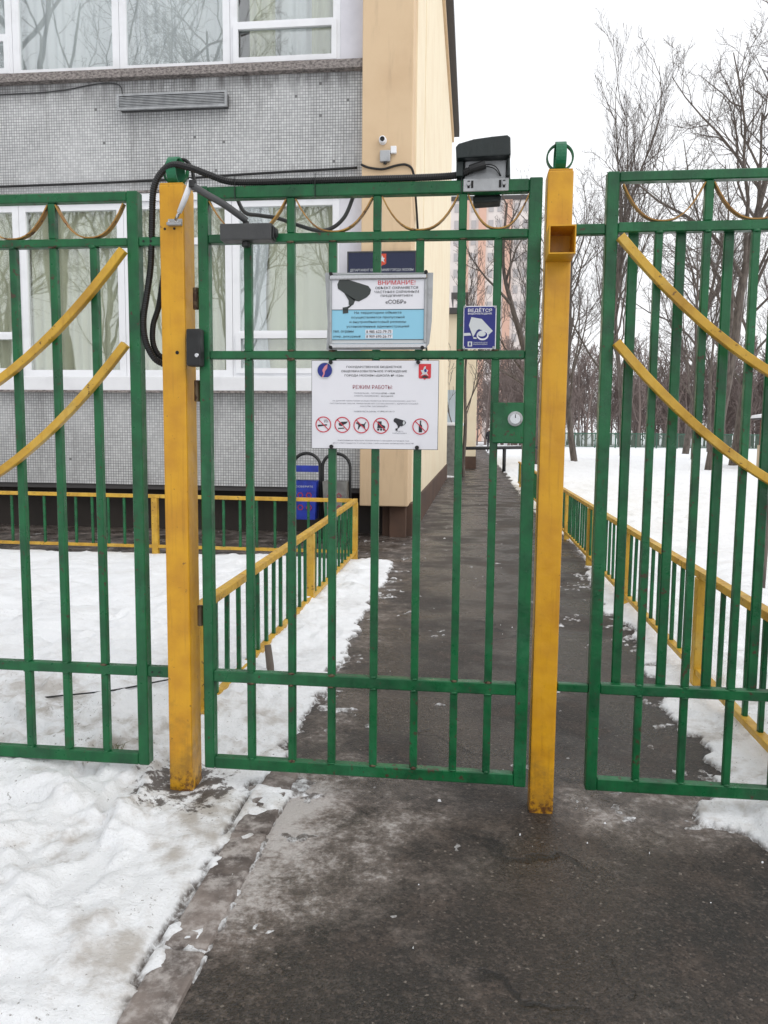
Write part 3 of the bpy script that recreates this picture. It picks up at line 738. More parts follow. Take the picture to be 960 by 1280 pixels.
for z in (1.68, 1.38, .62): cyl('hinge_pin', (-.022, GY + .02, z), (0, 0, 1), .010, .07, 'rusty_metal', G, 10)

def low_rails(parent, x0, x1, rails, y):
    for z0, z1 in rails: hbar('rail', x0, x1, z0, z1, y + .001, y + .034, 'green_paint', parent)
def swag_bar(parent, xs_, xc, z_at, a, y, mat='yellow_rail'):
    """long yellow bar bent as a hanging parabola, round section"""
    pts = []
    for i in range(41):
        x = xs_[0] + (xs_[1] - xs_[0]) * i / 40
        pts.append((x, y, z_at + a * (x - xc) ** 2))
    V, F = [], []; o = Vector(pts[0])
    for i, p in enumerate(pts):
        d = (Vector(pts[min(i + 1, 40)]) - Vector(pts[max(i - 1, 0)])).normalized(); nn = Vector((-d.z, 0, d.x))
        for u_, v_ in ((-.011, -.013), (.011, -.013), (.013, -.011), (.013, .011), (.011, .013), (-.011, .013), (-.013, .011), (-.013, -.011)):
            V.append(Vector(p) - o + Vector((0, u_, 0)) + nn * v_)
    for i in range(40):
        for j in range(8): F.append((i * 8 + j, i * 8 + (j + 1) % 8, i * 8 + 8 + (j + 1) % 8, i * 8 + 8 + j))
    F += [tuple(reversed(range(8))), tuple(320 + j for j in range(8))]
    return put('swag_bar', mesh_from(V, F, mat), o, parent)
# left panel
FL = empty('fence_panel', (-1.2, .02, .084), 'green fence panel with yellow swag bars standing over the snowy yard', 'fence')
rl = ((1.991, 2.021), (1.848, 1.874), (.403, .436), (.084, .124))
hbar('stile', -.246, -.208, .084, 2.022, 0, .042, 'green_paint', FL)
hbar('stile', -2.246, -2.208, .084, 2.022, 0, .042, 'green_paint', FL)
low_rails(FL, -2.2075, -.2465, rl, 0)
for z0, z1 in ((1.848, 1.876), (.401, .438)):
    k_ = hbar('connector', -.2075, -.1285, z0, z1, .003, .03, 'green_paint', FL)
    for x in (-.19, -.165): cyl('bolt_hole', (x, .0025, (z0 + z1) / 2), (0, 1, 0), .0035, .003, 'dark_hole', k_, 8, bev=False)
    hbar('connector', -2.3, -2.2465, z0, z1, .003, .03, 'green_paint', FL)
lb = [-.366 - .1415 * i for i in range(13)]
for i, x in enumerate(lb):
    for z0, z1 in ((.4365, 1.8475), (.1245, .4025)): hbar('bar', x - .0125, x + .0125, z0, z1, .005, .030, 'green_paint', FL)
    if i % 2 == 1: hbar('bar', x - .0125, x + .0125, 1.8745, 1.9905, .005, .030, 'green_paint', FL)
xs_l = [-.246] + lb[1::2] + [-2.208]
for a, b in zip(xs_l, xs_l[1:]): swag(b + .014, a - .014, 1.985, 1.878, .017, FL)
swag_bar(FL, (-.252, -2.202), -1.227, 1.237, .625, -.0135); swag_bar(FL, (-.252, -2.202), -1.227, .935, .625, -.0135)
# right panel
FR = empty('fence_panel', (2.28, .02, .088), 'green fence panel with yellow swag bars and extra wide slats across the path edge', 'fence')
rr_ = ((2.012, 2.041), (1.862, 1.892), (.413, .446), (.088, .129))
hbar('stile', 1.281, 1.317, .088, 2.042, 0, .042, 'green_paint', FR)
hbar('stile', 3.245, 3.281, .088, 2.042, 0, .042, 'green_paint', FR)
low_rails(FR, 1.3175, 3.2445, rr_, 0)
for z0, z1 in ((1.858, 1.89), (.415, .442)):
    hbar('connector', 1.1815, 1.2805, z0, z1, .004, .03, 'green_paint', FR)
    hbar('connector', 3.2815, 3.34, z0, z1, .004, .03, 'green_paint', FR)
rb = [1.441 + .1415 * i for i in range(13)]
for i, x in enumerate(rb):
    for z0, z1 in ((.4465, 1.8615), (.1295, .4125)): hbar('bar', x - .0115, x + .0115, z0, z1, .005, .028, 'green_paint', FR)
    if i % 2 == 1: hbar('bar', x - .0125, x + .0125, 1.8925, 2.0115, .005, .03, 'green_paint', FR)
for i in range(14):
    x = 1.372 + .1415 * i
    if x < 3.24: hbar('slat', x - .015, x + .015, .43, 1.875, .0355, .0505, 'green_paint', FR)
xs_r = [1.317] + rb[1::2] + [3.245]
for a, b in zip(xs_r, xs_r[1:]): swag(a + .013, b - .013, 2.006, 1.896, .017, FR)
swag_bar(FR, (1.322, 3.24), 2.281, 1.285, .61, -.0135); swag_bar(FR, (1.322, 3.24), 2.281, .97, .61, -.0135)
bm = bmesh.new(); bmesh.ops.create_icosphere(bm, subdivisions=1, radius=1)
for v in bm.verts: v.co = Vector((v.co.x * .0155, v.co.y * .005, v.co.z * .0045))
WELD = []
for m_ in ('green_paint', 'rusty_metal'):
    me = bpy.data.meshes.new('weld'); bm.to_mesh(me); me.materials.append(MATS[m_]); me.shade_smooth(); WELD.append(me)
bm.free(); rw = random.Random(9)
def welds(parent, xs_, zs_, y):
    for x in xs_:
        for z in zs_:
            o = put('weld_bead', WELD[rw.random() < .3], (x + rw.gauss(0, .001), y, z), parent); o.scale = (rw.uniform(.7, 1.05), 1, rw.uniform(.7, 1.5))
welds(G, GB, (1.8515, 1.5095, 1.4825, .4345, .3945, .1285), GY + .003)
welds(FL, lb[:5], (1.8475, .4365, .4025, .1245), .004); welds(FR, rb[:5], (1.8615, .4465, .4125, .1295), .004)
# posts that end the panels outside the picture
gate_post(-2.38, -2.30, -.015, .085, 2.035, 'ochre yellow post at the far end of the panel over the snowy yard')
gate_post(3.34, 3.42, -.015, .085, 2.05, 'ochre yellow post at the far end of the panel with wide slats')

# ------------------------------------------------------------------ low fences
def low_fence(a, b, top, bot, posts, label, bar_step=.172):
    """top and bot are (height at a, height at b)"""
    a, b = Vector((*a, 0)), Vector((*b, 0)); d = b - a; Ln = d.length; d.normalize()
    R_ = empty('low_fence', ((a + b) / 2), label, 'fence', 'low fences along the path')
    rz = math.atan2(d.y, d.x); jr = random.Random(int(Ln * 100))
    T = lambda s_: top[0] + (top[1] - top[0]) * s_ / Ln
    Bt = lambda s_: bot[0] + (bot[1] - bot[0]) * s_ / Ln
    def rail(name, f, th, wd):
        sl = math.atan2(f(Ln) - f(0), Ln); me = box_mesh(Ln / math.cos(sl), wd, th, 'yellow_rail', .004); c = a + d * Ln / 2
        o = put(name, me, (c.x, c.y, f(Ln / 2) - th / 2), R_); o.rotation_euler = (0, -sl, rz)
    rail('top_rail', T, .036, .046); rail('bottom_rail', Bt, .03, .04)
    def upright(name, s_, z0, z1, sx_, sy_, mat, tilt=0):
        me = box_mesh(sx_, sy_, .5, mat, .003); c = a + d * s_
        o = put(name, me, (c.x, c.y, (z0 + z1) / 2), R_, (tilt, 0, rz)); o.scale = (1, 1, (z1 - z0) / .5)
    for p in posts: upright('post', p, -.05, T(p) - .037, .06, .056, 'yellow_rail')
    s_ = bar_step * .5
    while s_ < Ln:
        if all(abs(s_ - p) > .055 for p in posts): upright('bar', s_ + jr.gauss(0, .004), Bt(s_) - .004, T(s_) - .0365, .025, .02, 'green_paint', jr.gauss(0, .004))
        s_ += bar_step
    return R_
low_fence((-.24, .56), (-.24, 5.02), (.525, .612), (.07, .105), [.10, 2.33, 4.43], 'low yellow and green railing between the snowy yard and the path')
low_fence((-.27, 4.985), (-12.5, 4.985), (.612, .65), (.105, .12), [2.05 * i + 2.05 - .05 for i in range(6)], 'low yellow and green railing in front of the school wall')
low_fence((2.03, .16), (2.03, 17.0), (.588, .60), (.10, .11), [1.28 + 1.84 * i for i in range(9)], 'low yellow and green railing between the path and the open snow field')
st = tube('wooden_stake', [(-.075, 1.16, -.03), (-.088, 1.19, .09), (-.105, 1.21, .19)], [.021, .02, .017], 7, 'bark')
tag(st, 'short dark wooden stake leaning beside the low railing in the snow', 'stake')

# ------------------------------------------------------------------ signs on the gate
SY = -.006                                                          # face of the gate bars
def bolt(x, z, y, parent, r=.006): cyl('bolt', (x, y - .003, z), (0, 1, 0), r, .008, 'dark_hole', parent, 10)
S1 = empty('warning_sign', (.585, SY, 1.51), 'framed security guard notice on a bent grey metal sheet, white above and light blue below', 'sign')
prism('backing_sheet', [(.413, 1.752), (.757, 1.748), (.755, 1.60), (.748, 1.53), (.735, 1.512), (.722, 1.511), (.418, 1.511), (.422, 1.60)], -.006, -.0015, 'galvanised', S1)
x0, x1 = .436, .729
box('panel', x0 - .004, x1 + .004, -.010, -.0065, 1.518, 1.742, 'print_lightgrey', S1)
for nm, a in (('frame', (x0 - .008, x1 + .010, 1.728, 1.744)), ('frame', (x0 - .008, x1 + .010, 1.514, 1.530))): box(nm, a[0], a[1], -.019, -.0105, a[2], a[3], 'chrome', S1, .003)
for nm, a in (('frame', (x0 - .008, x0, 1.5305, 1.7275)), ('frame', (x1 + .002, x1 + .010, 1.5305, 1.7275))): box(nm, a[0], a[1], -.016, -.0105, a[2], a[3], 'galvanised', S1, .002)
y1_ = -.0112
def rect(a, b, c, d): return [(a, c), (b, c), (b, d), (a, d)]
flat('white_field', rect(x0 + .001, x1 + .001, 1.636, 1.7275), y1_, 'print_white', S1)
flat('blue_field', rect(x0 + .001, x1 + .001, 1.5425, 1.6345), y1_, 'print_skyblue', S1)
y2_ = y1_ - .0012
for z in (1.6352, 1.5415): flat('border_line', rect(x0 + .001, x1 + .001, z - .0008, z + .0008), y2_, 'print_black', S1)
def cam_icon(cx, cz, s, y, mat, parent, lens=None):
    P_ = lambda *q: [(cx + a * s, cz + b * s) for a, b in q]
    flat('camera_picture', P_((-.5, .22), (-.45, .34), (-.32, .40), (.42, .17), (.5, .06), (.47, -.06), (.38, -.15), (.15, -.27), (0, -.24), (-.36, .02), (-.48, .1)), y, mat, parent)
    flat('camera_picture', P_((-.30, -.02), (.04, -.22), (-.02, -.36), (-.10, -.40), (-.16, -.36), (-.16, -.24)), y, mat, parent)
    flat('camera_picture', P_((-.34, -.44), (-.18, -.42), (-.17, -.60), (-.33, -.62)), y, mat, parent)
    flat('camera_picture', P_((-.2, -.42), (-.1, -.36), (-.08, -.40), (-.18, -.48)), y, mat, parent)
    if lens: flat('camera_lens', P_((.30, .17), (.42, .12), (.40, -.08), (.28, -.16), (.24, 0)), y - .0006, lens, parent)
cam_icon(.508, 1.690, .108, y2_, 'print_camera', S1)
text('ВНИМАНИЕ!', .643, 1.718, .118, .0135, y2_, 'print_crimson', S1, .004)
for i, s in enumerate(('ОБЪЕКТ ОХРАНЯЕТСЯ', 'ЧАСТНЫМ ОХРАННЫМ', 'ПРЕДПРИЯТИЕМ')): text(s, .643, 1.702 - .0125 * i, (.135, .140, .10)[i], .0078, y2_, 'print_black', S1, .006)
text('«СОБР»', .641, 1.659, .066, .0125, y2_, 'print_black', S1, .008)
for i, s in enumerate(('На территории объекта', 'осуществляется пропускной', 'и внутриобъектовый режимы', 'установленные администрацией')):
    text(s, .584, 1.625 - .0142 * i, (.15, .17, .18, .20)[i], .0092, y2_, 'print_black', S1, .003)
for i, z in enumerate((1.5665, 1.5515)):
    flat('number_strip', rect(.545, .632, z - .0062, z + .0062), y2_ + .0004, 'print_white', S1)
    text(('тел. охраны', 'опер. дежурный')[i], (.474, .485)[i], z, (.066, .088)[i], .0085, y2_ - .0006, 'print_black', S1, .004)
    text(('8 985 622-79-75', '8 909 690-26-77')[i], .588, z, .08, .0085, y2_ - .0008, 'print_black', S1, .004)
for x, z in ((.434, 1.746), (.735, 1.748), (.434, 1.517), (.727, 1.516)): bolt(x, z, -.014, S1)

S2 = empty('information_board', (.576, SY, 1.195), 'white school board with opening hours, a round blue crest and a row of prohibition symbols', 'sign')
bx0, bx1, bz0, bz1 = .371, .779, 1.196, 1.476
box('board_edge', bx0 - .0015, bx1 + .0015, -.0052, -.0012, bz0 - .0015, bz1 + .0015, 'print_black', S2)
box('board', bx0, bx1, -.0066, -.0053, bz0, bz1, 'print_white', S2)
ty = -.0078
flat('crest', disc((.4135, 1.4455), .0262, 32), ty, 'print_blue', S2)
ring_poly('crest_rim', (.4135, 1.4455), .0262, .0022, ty - .0006, 'print_lightgrey', S2)
flat('crest_feather', [(.404, 1.424), (.409, 1.436), (.405, 1.446), (.413, 1.459), (.423, 1.466), (.421, 1.452), (.414, 1.443), (.413, 1.434), (.408, 1.423)], ty - .0008, 'print_pink', S2)
flat('crest_motto', rect(.404, .423, 1.4205, 1.4235), ty - .0008, 'print_lightgrey', S2)
flat('city_arms', [(.716, 1.466), (.755, 1.466), (.755, 1.424), (.752, 1.42), (.740, 1.42), (.7355, 1.416), (.731, 1.42), (.719, 1.42), (.716, 1.424)], ty, 'print_crimson', S2)
flat('city_arms_rider', [(.722, 1.428), (.728, 1.436), (.722, 1.446), (.730, 1.447), (.733, 1.457), (.739, 1.459), (.738, 1.45), (.746, 1.446), (.742, 1.438), (.748, 1.428), (.739, 1.433), (.731, 1.432)], ty - .0006, 'print_lightgrey', S2)
flat('city_arms_dragon', [(.724, 1.424), (.735, 1.431), (.749, 1.425), (.742, 1.4215), (.73, 1.4225)], ty - .0008, 'print_black', S2)
flat('city_arms_cloak', [(.733, 1.447), (.739, 1.452), (.742, 1.442), (.735, 1.439)], ty - .0009, 'print_blue', S2)
cxs = .573
for i, (s, wd) in enumerate((('ГОСУДАРСТВЕННОЕ БЮДЖЕТНОЕ', .178), ('ОБЩЕОБРАЗОВАТЕЛЬНОЕ УЧРЕЖДЕНИЕ', .212), ('ГОРОДА МОСКВЫ «ШКОЛА № 1526»', .19))):
    text(s, cxs, 1.456 - .0135 * i, wd, .0078, ty, 'print_black', S2, .006)
text('РЕЖИМ РАБОТЫ:', cxs - .004, 1.393, .128, .0125, ty, 'print_darkred', S2, -.004)
for i, (s, wd, sz) in enumerate((('ПОНЕДЕЛЬНИК – ПЯТНИЦА', .086, 0), ('СУББОТА, ВОСКРЕСЕНЬЕ –', .084, 0))): text(s, .552, 1.373 - .0085 * i, wd, .0048, ty, 'print_grey', S2)
text('07:00 – 19:00', .619, 1.373, .043, .005, ty, 'print_black', S2, .008); text('ВЫХОДНОЙ', .616, 1.3645, .038, .005, ty, 'print_black', S2, .008)
for i, (s, wd) in enumerate((('НА ДАННОЙ ТЕРРИТОРИИ ОСУЩЕСТВЛЯЕТСЯ ПРОПУСКНОЙ РЕЖИМ, ДОСТУП', .268), ('ПОСТОРОННИХ ЛИЦ НА ТЕРРИТОРИЮ БЕЗ СОГЛАСОВАНИЯ С АДМИНИСТРАЦИЕЙ', .285), ('ШКОЛЫ ЗАПРЕЩЁН', .088))):
    text(s, cxs, 1.349 - .0085 * i, wd, .0052, ty, 'print_grey', S2)
text('ТЕЛЕФОН ПОСТА ОХРАНЫ:', .545, 1.315, .073, .005, ty, 'print_grey', S2); text('+7 (495) 371-26-12', .612, 1.315, .056, .005, ty, 'print_black', S2, .004)
icx = [.409, .4715, .5335, .597, .6575, .724]; iz = 1.2725
for i, x in enumerate(icx):
    z = iz - .0008 * i; ic = lambda *q: [(x + a, z + b) for a, b in q]; yk = ty; yr = ty - .0008
    if i != 4:
        ring_poly('prohibition_ring', (x, z), .0258, .0032, yr, 'print_red', S2, 36)
        flat('prohibition_slash', ic((-.0185, .0165), (-.0165, .0185), (.0185, -.0165), (.0165, -.0185)), yr, 'print_red', S2)
    if i == 0:
        flat('cigarette', ic((-.018, -.007), (.012, -.003), (.012, .001), (-.018, -.001)), yk, 'print_black', S2)
        for k_ in range(3): flat('smoke_line', ic((.004 + k_ * .005, .006), (.0055 + k_ * .005, .006), (.003 + k_ * .004, .016), (.0015 + k_ * .004, .016)), yk, 'print_grey', S2)
    elif i == 1:
        flat('shooting_hand', ic((-.013, .004), (-.003, .010), (.018, .011), (.012, .004), (.006, .002), (-.002, -.004), (-.010, -.003)), yk, 'print_black', S2)
        flat('shooting_base', ic((-.014, -.013), (.006, -.012), (.006, -.009), (-.014, -.0095)), yk, 'print_black', S2)
    elif i == 2:
        flat('dog', ic((-.017, .009), (-.010, .010), (-.008, .005), (.008, .004), (.014, .011), (.0155, .010), (.011, .001), (.0125, -.012), (.0095, -.012), (.006, -.003), (-.004, -.003), (-.009, -.013), (-.012, -.013), (-.0095, -.001), (-.012, .004), (-.017, .005)), yk, 'print_black', S2)
    elif i == 3:
        flat('roller_skate', ic((-.010, .014), (.002, .014), (.002, .004), (.013, -.001), (.014, -.008), (-.012, -.008)), yk, 'print_black', S2)
        for k_ in range(3): flat('skate_wheel', [(x - .009 + k_ * .0095 + a * .0036, z - .0125 + b * .0036) for a, b in disc((0, 0), 1, 10)], yk, 'print_black', S2)
    elif i == 4:
        cam_icon(x, z + .010, .040, yk, 'print_black', S2, 'print_lightgrey')
        text('Ведётся', x, z - .0165, .022, .0038, yk, 'print_grey', S2); text('видеонаблюдение', x, z - .0225, .046, .0038, yk, 'print_grey', S2)
    else:
        flat('bottle', ic((-.0052, -.018), (.0052, -.018), (.0052, .003), (.002, .008), (.002, .019), (-.002, .019), (-.002, .008), (-.0052, .003)), yk, 'print_black', S2)
for i, (s, wd) in enumerate((('За нахождение на территории образовательного учреждения посторонние лица', .232), ('несут ответственность в соответствии с действующим законодательством РФ', .262))):
    text(s, .572, 1.222 - .0085 * i, wd, .0048, ty, 'print_grey', S2)
for x, z in ((.433, 1.471), (.714, 1.471), (.436, 1.2015), (.714, 1.2015)): bolt(x, z, -.0085, S2, .0065)

S3 = empty('cctv_sign', (.905, SY, 1.503), 'small dark blue video surveillance sign with a white camera picture', 'sign')
a0, a1, b0, b1 = .854, .9565, 1.512, 1.645
box('plate', a0, a1, -.0058, -.0012, b0, b1, 'print_white', S3, .0008)
flat('blue_field', rect(a0 + .0025, a1 - .003, b0 + .003, b1 - .003), -.0066, 'sign_navy', S3)
q = -.0078
text('ВЕДЁТСЯ', .905, 1.6315, .074, .0145, q, 'print_white', S3, .012); text('ВИДЕОНАБЛЮДЕНИЕ', .905, 1.6205, .074, .0065, q, 'print_white', S3, .012)
sx, sz = (a1 - a0) / 640, (b1 - b0) / 920
cv = lambda *pp: [(a0 + (u_ - 165) * sx, b1 - (v_ - 125) * sz) for u_, v_ in pp]
flat('camera_body', cv((320, 365), (520, 405), (740, 660), (665, 740), (640, 690), (470, 620), (430, 650), (360, 790), (275, 540)), q, 'print_lightgrey', S3)
flat('camera_lens', [(a0 + (545 - 165) * sx + .0185 * c_, b1 - (755 - 125) * sz + .0150 * s_) for c_, s_ in disc((0, 0), 1, 24)], q - .0006, 'print_white', S3)
flat('camera_lens_gap', [(a0 + (545 - 165) * sx + .0145 * c_, b1 - (745 - 125) * sz + .0112 * s_) for c_, s_ in disc((0, 0), 1, 24)], q - .0012, 'sign_navy', S3)
flat('camera_lens_core', [(a0 + (525 - 165) * sx + .0128 * c_, b1 - (720 - 125) * sz + .0085 * s_) for c_, s_ in disc((0, 0), 1, 24)], q - .0018, 'print_lightgrey', S3)
flat('camera_foot', cv((360, 790), (430, 800), (430, 830), (370, 825)), q, 'print_lightgrey', S3)
flat('camera_arm', cv((165, 705), (300, 700), (325, 755), (165, 765)), q, 'print_lightgrey', S3)
flat('logo', cv((258, 885), (345, 885), (345, 990), (258, 990)), q, 'print_lightgrey', S3)
flat('logo_mark', cv((285, 905), (318, 905), (318, 970), (285, 970)), q - .0006, 'sign_navy', S3)
text('ГОРОДСКОЙ ЦЕНТР', a0 + (505 - 165) * sx, b1 - (905 - 125) * sz, .044, .0042, q, 'print_lightgrey', S3, .01)
text('ВИДЕОНАБЛЮДЕНИЯ', a0 + (505 - 165) * sx, b1 - (945 - 125) * sz, .044, .0042, q, 'print_lightgrey', S3, .01)
for x, z in ((a0 + .004, b1 - .003), (a1 - .004, b1 - .004), (a0 + .003, b0 + .005), (a1 - .007, b0 + .005)): cyl('rivet', (x, -.008, z), (0, 1, 0), .004, .004, 'galvanised', S3, 10)

# ------------------------------------------------------------------ door closer, lamp, conduit
C = empty('door_closer', (.17, -.03, 1.845), 'grey hydraulic door closer with a jointed arm at the top of the gate', 'door closer')
box('body', .086, .252, -.058, -.001, 1.846, 1.897, 'grey_metal', C, .005)
cyl('valve', (.258, -.03, 1.872), (1, 0, 0), .014, .014, 'black_plastic', C, 14)
box('end_plate', .2525, .258, -.05, -.01, 1.852, 1.89, 'black_plastic', C, .002)
cyl('spindle', (.163, -.03, 1.838), (0, 0, 1), .013, .016, 'black_plastic', C, 14)
cyl('spindle', (.163, -.03, 1.903), (0, 0, 1), .010, .014, 'black_plastic', C, 14)
tube('main_arm', spline([(.165, -.032, 1.911), (.145, -.045, 1.925), (.10, -.06, 1.955), (.045, -.07, 1.985), (.008, -.075, 2.008)], 4), [.011] * 17, 8, 'grey_metal', C)
cyl('elbow', (.006, -.078, 2.012), (0, 0, 1), .011, .022, 'black_plastic', C, 14)
tube('rod', [(.006, -.078, 2.026), (-.02, -.068, 1.975), (-.046, -.054, 1.935)], [.009, .0095, .008], 10, 'white_plastic', C)
tube('rod_thread', [(-.044, -.055, 1.938), (-.064, -.040, 1.915)], .005, 8, 'chrome', C)
box('bracket', -.098, -.050, -.034, -.0155, 1.902, 1.912, 'galvanised', C, .002)
box('bracket_plate', -.098, -.050, -.0185, -.0155, 1.9125, 1.925, 'galvanised', C, .001)
for x in (-.09, -.066): cyl('screw', (x, -.026, 1.914), (0, 0, 1), .005, .006, 'chrome', C, 10)

FLD = empty('floodlight', (.91, .0, 2.03), 'black floodlight with a silver rear plate clamped on the gate top', 'floodlight')
pxm = lambda p, q_: (.822 + (p - 570) * .0024, 2.124 - (q_ - 180) * .00236)
prism('housing', [pxm(*p) for p in ((571, 222), (569.5, 184), (573, 180), (592, 175), (615, 172.5), (634, 171.2), (638, 174), (640, 222))], .012, .095, 'dark_green_metal', FLD, .004)
prism('visor', [pxm(*p) for p in ((570.5, 198), (569.5, 184), (573, 180), (592, 175), (615, 172.5), (634, 171.2), (638, 174), (639, 196))], -.035, .0115, 'dark_green_metal', FLD, .004)
box('side_cheek', .978, .986, -.02, .0115, 2.03, 2.083, 'dark_green_metal', FLD, .002)
box('side_cheek', .823, .845, -.012, .0115, 2.035, 2.08, 'dark_green_metal', FLD, .002)
box('rear_plate', .849, .976, .004, .0115, 2.03, 2.085, 'galvanised', FLD, .002)
b_ = box('bracket', .846, .984, -.008, -.003, 1.990, 2.029, 'galvanised', FLD, .0015)
for x in (.862, .873, .958, .970):
    box('slot', x - .0035, x + .0035, -.0092, -.0082, 2.000, 2.022, 'dark_hole', b_)
for x in (.862, .970): cyl('screw', (x, -.0105, 2.012), (0, 1, 0), .006, .006, 'galvanised', b_, 10)
prism('driver_box', [(.875, 1.989), (.965, 1.989), (.962, 1.972), (.878, 1.968)], .037, .10, 'dark_green_metal', FLD, .003)
box('clamp', .88, .96, .036, .05, 1.9895, 2.04, 'dark_green_metal', FLD)
tube('wire', spline([(.895, -.012, 2.06), (.92, -.018, 2.066), (.945, -.014, 2.058), (.96, -.004, 2.035)], 6), .0016, 6, 'cable_rubber', FLD)
tube('wire', spline([(.895, -.012, 2.056), (.915, -.016, 2.060), (.94, -.012, 2.054), (.958, -.004, 2.035)], 6), .0016, 6, 'cable_rubber', FLD)
CD = empty('cable_conduit', (.3, .02, 2.03), 'black corrugated conduit lying along the gate top and looping down past the post', 'conduit')
conduit('conduit_run', [(.90, -.016, 2.063), (.865, -.012, 2.052), (.82, .008, 2.044), (.7, .012, 2.0415), (.5, .012, 2.041), (.3, .012, 2.041), (.19, .012, 2.041), (.10, .005, 2.043), (.04, -.01, 2.060), (-.02, -.012, 2.082), (-.08, -.012, 2.094), (-.125, -.005, 2.070), (-.152, .0, 2.02), (-.163, .01, 1.92), (-.172, .015, 1.79), (-.185, .012, 1.70), (-.199, .01, 1.61), (-.192, .01, 1.54), (-.165, .015, 1.485), (-.132, .03, 1.465)], .0115, CD)
cyl('conduit_end', (.888, -.016, 2.060), (.9, -.1, .22), .013, .05, 'black_plastic', CD, 14)
conduit('conduit_loop', [(-.132, .05, 1.80), (-.146, .05, 1.75), (-.160, .045, 1.66), (-.178, .04, 1.60), (-.178, .035, 1.54), (-.16, .035, 1.50), (-.132, .045, 1.485)], .0105, CD)
tube('cable_loop', spline([(-.12, .06, 2.04), (-.118, .055, 2.10), (-.075, .05, 2.13), (-.045, .05, 2.11), (-.03, .05, 2.05)], 8), .006, 8, 'cable_rubber', CD)
for x in (.12, .38, .84):
    V, F = [], []
    strip_arc('cable_tie', [(x, -.002, 1.986), (x, -.004, 2.03), (x, -.003, 2.058), (x + .001, .012, 2.06)], .004, .002, 'black_plastic', CD)
tag(tube('hanging_cable', spline([(.10, .07, 2.02), (.13, .07, 1.965), (.18, .075, 1.955), (.24, .075, 1.945), (.30, .08, 1.925), (.37, .08, 1.905), (.42, .08, 1.912), (.46, .08, 1.945), (.485, .075, 1.995), (.50, .06, 2.03)], 8), .0065, 8, 'grey_metal'),
    'dark cable sagging behind the gate top beside the door closer', 'cable')

# ------------------------------------------------------------------ trees
def make_tree_geo(seed, H, r0, lean=(0, 0), counts=(11, 7, 5, 3), spread=.75, first=.28, up=.10, min_r=.007, trunk_pts=None, upright=False):
    R_ = random.Random(seed); TV, TF, CV, CF = [], [], [], []
    def rv(): return Vector((R_.gauss(0, 1), R_.gauss(0, 1), R_.gauss(0, 1)))
    def limb(p, d, Ln, r, lvl):
        n_ = (9, 6, 5, 4, 3)[lvl]; pts = [p.copy()]; rad = [r]; dd = d.copy()
        for i in range(n_):
            dd = (dd + rv() * (.05, .16, .2, .22, .25)[lvl] + Vector((0, 0, up * (1.4 if upright else 1)))).normalized()
            p = p + dd * (Ln / n_); pts.append(p.copy()); rad.append(max(min_r * .7, r * (1 - (i + 1) / n_ * (.80 if lvl else .85))))
        if lvl < 2: tube_geo(pts, rad, 7 if lvl == 0 else 5, TV, TF, False)
        else: tube_geo(pts, rad, 4 if lvl == 2 else 3, CV, CF, False)
        kids(pts, rad, Ln, lvl)
    def kids(pts, rad, Ln, lvl):
        if lvl >= len(counts): return
        n_ = len(pts) - 1
        for c in range(counts[lvl]):
            t = (first if lvl == 0 else .18) + (1 - (first if lvl == 0 else .18)) * (c + R_.random()) / counts[lvl]
            f = min(t * n_, n_ - .001); i = int(f); q = pts[i].lerp(pts[i + 1], f - i); ax = (pts[i + 1] - pts[i]).normalized()
            side = rv(); side = (side - ax * side.dot(ax)).normalized()
            ang = R_.uniform(.45, 1.0) * spread * (.75 if upright else 1)
            d = (ax * math.cos(ang) + side * math.sin(ang)).normalized()
            rr = max(min_r, min(rad[i] * .72, r0 * (.34, .13, .05, .03)[lvl]) * R_.uniform(.7, 1.1))
            limb(q, d, Ln * ((.62 if upright else .52), .55, .5, .5)[lvl] * (1.12 - .62 * t) * R_.uniform(.7, 1.2), rr, lvl + 1)
    if trunk_pts:
        pts = spline(trunk_pts, 4); rad = [max(.03, r0 * (1 - i / (len(pts) - 1) * .8)) for i in range(len(pts))]
        tube_geo(pts, rad, 8, TV, TF, False); kids(pts, rad, H * .85, 0)
    else:
        limb(Vector((0, 0, -.15)), Vector((lean[0], lean[1], 1)).normalized(), H * .85, r0, 0)
    return TV, TF, CV, CF
def tree_meshes(*a, **k):
    TV, TF, CV, CF = make_tree_geo(*a, **k)
    return mesh_from(TV, TF, 'bark', True, 'trunk'), mesh_from(CV, CF, 'twig', False, 'crown')
def plant(meshes, x, y, label, rz=0, s=1.0, group=None, name='bare_tree'):
    t = empty(name, (x, y, 0), label, 'tree', group); t.rotation_euler = (0, 0, rz); t.scale = (s, s, s)
    for nm, me in zip(('trunk', 'crown'), meshes):
        o = bpy.data.objects.new(nm, me); o.parent = t; COL.objects.link(o)
    return t
TA = tree_meshes(3, 18, .21, counts=(13, 8, 6, 4), spread=.74, first=.24, up=.13, upright=True)
TB = tree_meshes(8, 20, .27, counts=(12, 8, 7, 5), spread=.95, first=.22, up=.07)
TC = tree_meshes(15, 17, .22, lean=(.16, .05), counts=(12, 8, 6, 5), spread=.9, first=.2, up=.09)
TD = tree_meshes(21, 11, .13, counts=(10, 6, 5, 3), spread=.8, first=.15, up=.10)
TG = 'bare trees on the snow field'
plant(TA, 7.3, 38, 'tall slender bare tree with upright limbs behind the right gate post', .3, 1.0, TG)
plant(TA, 9.9, 46, 'upright bare tree close behind the slender tree on the snow field', 2.0, .95, TG)
plant(TB, 9.35, 26.6, 'thick grey trunk bare tree rising straight from the snow near the brown shed', 4.4, .84, TG)
plant(TC, 11.7, 31.5, 'bare tree with a leaning trunk beside the thick grey one', 0.3, 1.0, TG)
plant(TC, 5.6, 34.5, 'bare tree with a dark trunk standing nearest the path on the snow field', 2.6, .74, TG)
